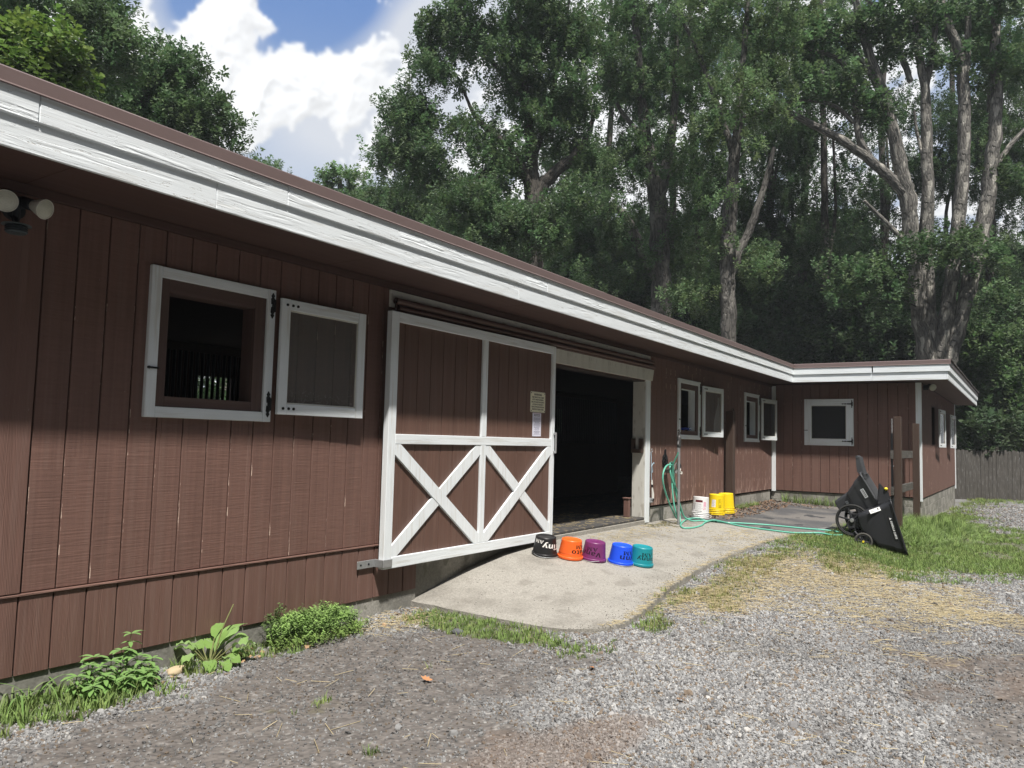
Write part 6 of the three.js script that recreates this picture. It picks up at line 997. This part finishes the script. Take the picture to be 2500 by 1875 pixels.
tree('locust_tree', 'airy light green tree standing against the pale sky left of the great oak', [[ground(830, 44, 0.25), ...px([[835, 560, 14], [830, 440, 5]], 44)], px([[832, 500, 8], [790, 430, 3]], 44), px([[834, 500, 8], [870, 420, 3]], 44)],
  px([[800, 435, 24], [835, 425, 26], [870, 440, 24], [815, 470, 36], [860, 475, 36], [790, 470, 26], [885, 490, 26], [840, 510, 50]], 44), { seed: 1005, hue: 'light', leaf: 'maple', dense: 1.1, count: 18, puff: 0.45, gap: 0.3 });
tree('oak_tree', 'mid-green tree low over the roof left of the great oak', [[ground(980, 37, 0.25), ...px([[985, 620, 18], [990, 520, 6]], 37)]],
  px([[930, 490, 30], [970, 480, 34], [1010, 495, 40], [1050, 520, 40], [930, 530, 40], [990, 550, 60], [1070, 580, 50], [880, 510, 22]], 37), { seed: 1006, hue: 'oak', leaf: 'oak', dense: 1.3, count: 24, gap: 0.33 });
// the great oak
tree('oak_tree', 'great spreading oak with a forked dark trunk in the middle of the picture', [
  [ground(1298, 30, 0.42), ...px([[1300, 660, 24], [1302, 540, 23], [1304, 475, 22]], 30)], px([[1304, 490, 19], [1285, 430, 15], [1230, 350, 10], [1165, 290, 6], [1130, 220, 3]], 30), px([[1304, 480, 18], [1300, 400, 14], [1285, 250, 10], [1270, 90, 7], [1260, -40, 4]], 30), px([[1306, 490, 19], [1335, 440, 16], [1400, 380, 11], [1440, 320, 7], [1450, 260, 4]], 30), px([[1245, 372, 10], [1160, 435, 7], [1080, 445, 4], [1040, 440, 2]], 30), px([[1285, 250, 8], [1210, 160, 6], [1150, 80, 3]], 30), px([[1300, 400, 8], [1345, 250, 6], [1370, 120, 4], [1390, 0, 3]], 30)],
  px([[1180, 20, 90], [1110, 70, 60], [1080, 110, 60], [1160, 120, 75], [1060, 190, 60], [1010, 255, 46], [1040, 290, 60], [985, 330, 48], [960, 390, 42], [1010, 400, 60], [1070, 420, 60], [1000, 460, 36], [1110, 470, 40], [1250, 40, 100], [1330, 30, 100], [1260, 150, 70], [1330, 180, 80], [1240, 250, 50], [1190, 370, 60], [1240, 420, 60], [1150, 330, 40], [1340, 290, 60], [1400, 220, 70], [1410, 100, 80], [1200, 470, 50], [1380, 380, 50], [1290, 340, 46], [1160, 520, 50, -2], [1240, 540, 50, -2], [1090, 550, 50, -2], [1400, 500, 50, -2], [1270, 590, 60, -2], [1180, 590, 60, -2], [1350, 570, 50, -2], [1420, 420, 40]], 30), { seed: 1007, hue: 'oak', leaf: 'oak', count: 19, dense: 1.3, gap: 0.40, bark: barkDark });
// slender trunks right of it
tree('oak_tree', 'tall oak with a grey double trunk right of the great oak', [
  [ground(1612, 33, 0.42), ...px([[1612, 800, 26], [1612, 640, 24], [1606, 500, 22], [1588, 400, 16], [1568, 260, 12], [1558, 120, 9], [1540, -30, 6]], 33)], px([[1606, 500, 15], [1632, 380, 12], [1648, 250, 9], [1652, 100, 6], [1660, -20, 4]], 33), px([[1612, 690, 16], [1560, 600, 14], [1520, 520, 10], [1470, 505, 6], [1430, 515, 4]], 33), px([[1580, 350, 8], [1510, 260, 5], [1480, 180, 3]], 33)],
  px([[1500, 30, 90], [1600, 20, 90], [1700, 40, 80], [1530, 150, 80], [1640, 140, 80], [1480, 240, 70], [1590, 260, 60], [1680, 240, 60], [1510, 350, 60], [1640, 380, 50], [1460, 420, 50], [1560, 440, 46], [1480, 560, 60], [1550, 640, 60], [1470, 680, 60], [1660, 560, 50], [1700, 480, 40]], 33), { seed: 1008, hue: 'oak', leaf: 'oak', count: 16, dense: 1.0, gap: 0.44, bark: barkMid });
tree('oak_tree', 'slim pale trunk with a leaning second stem left of the many-stemmed tree', [
  [ground(1782, 29, 0.28), ...px([[1778, 820, 19], [1776, 660, 19], [1782, 520, 17], [1792, 400, 13], [1806, 260, 9], [1818, 100, 7], [1830, -30, 5]], 29)], px([[1776, 690, 12], [1830, 560, 10], [1862, 470, 8], [1890, 360, 5]], 29), px([[1790, 380, 9], [1750, 250, 7], [1700, 120, 5], [1650, 20, 3]], 29), px([[1800, 280, 7], [1850, 200, 4], [1890, 100, 3]], 29)],
  px([[1740, 30, 80], [1830, 40, 80], [1900, 80, 70], [1720, 150, 60], [1850, 170, 50], [1740, 620, 44], [1850, 640, 50], [1700, 720, 50], [1880, 300, 40], [1790, 260, 46, -1], [1730, 330, 44, -1], [1830, 380, 40, -1], [1770, 470, 36, -1], [1880, 200, 44]], 29), { seed: 1009, hue: 'oakPale', leaf: 'oak', count: 14, dense: 1.0, gap: 0.42, bark: barkMid });
// the many-stemmed giant
tree('maple_tree', 'giant many-stemmed tree with flaking pale bark at the right', [
  [ground(2276, 31, 0.55), ...px([[2268, 940, 25.8], [2264, 880, 22.8], [2246, 780, 17.5], [2236, 650, 19.8], [2224, 580, 19.0], [2215, 480, 18.2], [2196, 400, 16.7], [2165, 250, 12.2], [2122, 130, 9.9], [2092, 20, 8.4], [2080, -60, 6.1]], 31)],
  px([[2275, 960, 18.2], [2274, 850, 16.7], [2266, 700, 14.4], [2264, 560, 15.2], [2264, 380, 13.7], [2258, 220, 10.6], [2240, 110, 8.4], [2232, -40, 6.1]], 31),
  px([[2258, 220, 8.4], [2278, 120, 7.6], [2286, 20, 6.1], [2288, -60, 4.6]], 31),
  px([[2292, 960, 21.3], [2296, 860, 19.8], [2322, 690, 16.0], [2336, 570, 16.7], [2350, 430, 14.4], [2354, 230, 12.9], [2340, 120, 11.4], [2306, 40, 9.9], [2284, -50, 7.6]], 31, 0), px([[2352, 260, 9.1], [2362, 100, 7.6], [2366, -40, 6.1]], 31),
  px([[2306, 930, 21.3], [2318, 870, 19.8], [2352, 750, 17.5], [2382, 640, 19.0], [2404, 520, 17.5], [2424, 380, 15.2], [2434, 250, 12.9], [2430, 100, 11.4], [2440, -50, 9.1]], 31),
  px([[2212, 480, 12.9], [2180, 440, 12.2], [2122, 390, 11.4], [2060, 345, 9.9], [1985, 305, 8.4], [1900, 268, 6.8], [1800, 290, 3.8]], 31), px([[2130, 398, 9.1], [2096, 330, 8.4], [2086, 220, 7.6], [2052, 150, 6.1], [1970, 118, 4.6], [1880, 110, 3.0]], 31), px([[2084, 300, 6.1], [2040, 260, 4.6], [1960, 245, 3.8], [1890, 262, 2.3]], 31),
  px([[2165, 260, 6.8], [2112, 160, 6.8], [2060, 100, 6.1], [1985, 60, 4.6], [1900, 30, 3.0]], 31), px([[2224, 200, 7.6], [2190, 110, 6.8], [2150, 40, 6.1], [2100, -20, 4.6]], 31), px([[2410, 440, 6.8], [2470, 350, 6.1], [2530, 290, 4.6]], 31), px([[2232, 620, 7.6], [2180, 560, 6.1], [2110, 490, 3.8]], 31), px([[2262, 420, 4.6], [2240, 330, 3.8], [2232, 270, 3.0]], 31)],
  px([[2050, 60, 80], [2150, 30, 80], [2330, 40, 60], [2440, 40, 80], [1960, 130, 70], [2230, 60, 60], [2480, 160, 60], [1950, 220, 44], [2060, 210, 50], [2170, 130, 40], [2300, 150, 36], [2400, 170, 36], [2120, 300, 36], [2240, 625, 46, -2], [2330, 612, 36, -2], [2170, 670, 46, -2], [2390, 630, 36, -1], [2120, 740, 50, -1], [2430, 740, 50], [2060, 690, 50], [2480, 420, 50]], 31), { seed: 1010, hue: 'oak', leaf: 'maple', count: 14, dense: 1.1, gap: 0.43, bark: barkGiant });
// dark trees standing behind, with slender trunks
const back = [[1480, 40, 'oak'], [1700, 38, 'oak'], [1885, 39, 'dark'], [2010, 37, 'dark'], [2150, 42, 'dark'], [2420, 39, 'oak'], [2560, 41, 'oak'], [1640, 46, 'dark'], [2330, 46, 'dark'], [1960, 47, 'oak']];
const backLabel = ['dark tree between the great oak and the grey double trunk', 'dark slender tree just right of the grey double trunk', 'shaded tree right of the slim pale trunk', 'dark slim tree in the shade left of the many-stemmed giant', 'deeply shaded tree behind the low limbs of the many-stemmed giant', 'green tree behind the rightmost stem of the giant', 'green tree at the right edge of the picture', 'far shaded tree behind the grey double trunk', 'far dark tree behind the stems of the giant', 'far green tree in the gap left of the giant'];
back.forEach(([x, d, hue], i) => {
  const r = rng(1100 + i), b = []; for (let k = 0; k < 19; k++) b.push([x + (r() - 0.5) * 250, 10 + Math.pow(r(), 0.9) * 790, 46 + 36 * r(), (r() - 0.5) * 5]);
  tree('forest_tree', backLabel[i], [[ground(x, d, 0.22 + 0.1 * r()), ...px([[x + 3, 840, 11], [x - 8 + 16 * r(), 560, 9], [x + 30 * (r() - 0.5), 250, 6], [x + 60 * (r() - 0.5), -20, 4]], d)], px([[x, 700, 7], [x + 60 * (r() - 0.5), 520, 4], [x + 90 * (r() - 0.5), 330, 3]], d)], px(b, d), { seed: 1200 + i, hue, leaf: 'oak', count: 10, dense: 0.85, gap: 0.45, puff: 0.72, size: 0.95, bark: barkDark, group: 'trees of the wood behind the barn' });
});
// understory: shrubs against the fence and below the trunks
const shrubs = [[2440, 935, 60, 33.6, 'bush', 'leafy shrub leaning over the grey fence at the right'], [2495, 900, 70, 34, 'bush', 'tall leafy shrub behind the fence at the right edge'], [2395, 890, 60, 34, 'bush', 'leafy shrub between the wing roof corner and the fence'], [2150, 800, 60, 35, 'dark', 'dark shrub behind the roof left of the giant tree'], [2030, 810, 66, 36, 'dark', 'dark undergrowth shrub over the middle of the wing roof'], [1920, 790, 66, 37, 'dark', 'dark undergrowth shrub over the roof valley'], [1700, 780, 60, 38, 'dark', 'dark shrub at the foot of the slim pale trunk'], [1560, 720, 60, 38, 'dark', 'dark shrub at the foot of the grey double trunk'], [1440, 650, 56, 38, 'oak', 'green shrub right of the foot of the great oak']];
for (const [i, [x, y, r, d, hue, label]] of shrubs.entries()) {
  const q = rng(1300 + i), b = [[x, y, r], [x - r * 0.9, y + r * 0.6, r * 0.8], [x + r * 0.9, y + r * 0.5, r * 0.8], [x, y + r * 1.4, r], [x + r * (q() - 0.5), y - r * 0.9, r * 0.7], [x - r * 0.6, y + r * 1.9, r * 0.8], [x + r * 0.7, y + r * 1.8, r * 0.8]];
  tree('shrub', label, [[ground(x, d, 0.06), ...px([[x, y + r * 1.2, 2.5], [x + 6, y, 1.5]], d)]], px(b, d), { seed: 1400 + i, hue, leaf: 'bush', count: 16, dense: 1.5, gap: 0.3, puff: 0.6, twig: twigMat, bark: barkDark });
}
tree('shrub', 'leafy branch of shrub hanging down over the fence top', [[ground(2440, 29.6, 0.03), ...px([[2400, 1010, 1.6], [2392, 1075, 1]], 29.2)]], px([[2400, 1085, 22], [2375, 1100, 18], [2425, 1078, 18], [2395, 1050, 26], [2440, 1040, 30]], 29), { seed: 1460, hue: 'dark', leaf: 'bush', count: 18, dense: 3, gap: 0.2, puff: 0.35 });
{ // the wood beyond, one mass
  const r = rng(1500), items = [];
  for (let i = 0; i < 40000; i++) {
    const x = 780 + r() * 2000, d = 46 + 24 * r(), top = x < 1150 ? lerp(560, 540, (x - 780) / 370) : x < 1400 ? 520 : 420 + 300 * fbm(x * 0.006, 3, 77, 3), y = lerp(1110, top, Math.pow(r(), 1.25));
    if (fbm(x * 0.012, y * 0.012 + d * 0.2, 79, 3) < 0.40) continue;
    const p = at(x + 60 * (r() - 0.5), y, d), k = 0.55 + 0.7 * r(), s = 2.0 + 1.2 * r(); items.push([p[0], p[1], p[2], r() * 2, r() * 6.3, r() * 2, s, s, s, 0.075 * k, 0.125 * k, 0.058 * k]);
  }
  nLeaf += items.length; scene.add(scatter('woods', SPRAYS.oak, leafMat, items, 'dark woodland mass behind the trees'));
}
{ // unseen trees added across the yard, behind the camera: the band keeps the low sky off the barn wall
  const r = rng(1550), items = [];
  for (let i = 0; i < 50000; i++) {
    const side = r() < 0.24, x = side ? -24 - 6 * r() : -30 + 95 * r(), z = side ? -5 + 27 * r() : 17 + 7 * r(), top = 17 + 8 * fbm((side ? z : x) * 0.12, 4, 83, 3), y = top * Math.pow(r(), 0.85);
    if (fbm(x * 0.35 + 40, y * 0.35 + z * 0.3, 85, 3) < 0.36) continue;
    const k = 0.7 + 0.6 * r(), s = 2.4 + 1.4 * r(); items.push([x, y, z, r() * 2, r() * 6.3, r() * 2, s, s, s, 0.06 * k, 0.105 * k, 0.04 * k]);
  }
  scene.add(scatter('woods', SPRAYS.oak, leafMat, items, 'unseen wood edge added across the yard to block low sky'));
}
{ // trees seen through the stall windows, behind the barn
  const p = [[12.2, 2.9, -12.5, 1.9], [14.0, 2.6, -13, 1.8], [11, 2.6, -12, 1.5], [12.6, 5, -13, 1.8]];
  tree('forest_tree', 'green foliage seen through the barred stall behind the nearest window', [[[13, -0.2, -13, 0.2], [13, 2, -13, 0.16], [13, 5, -13.2, 0.08]]], p, { seed: 1601, hue: 'dark', leaf: 'oak', count: 16, dense: 0.7, gap: 0.4 });
}
console.log('leaf sprays', nLeaf);
renderer.render(scene, camera);
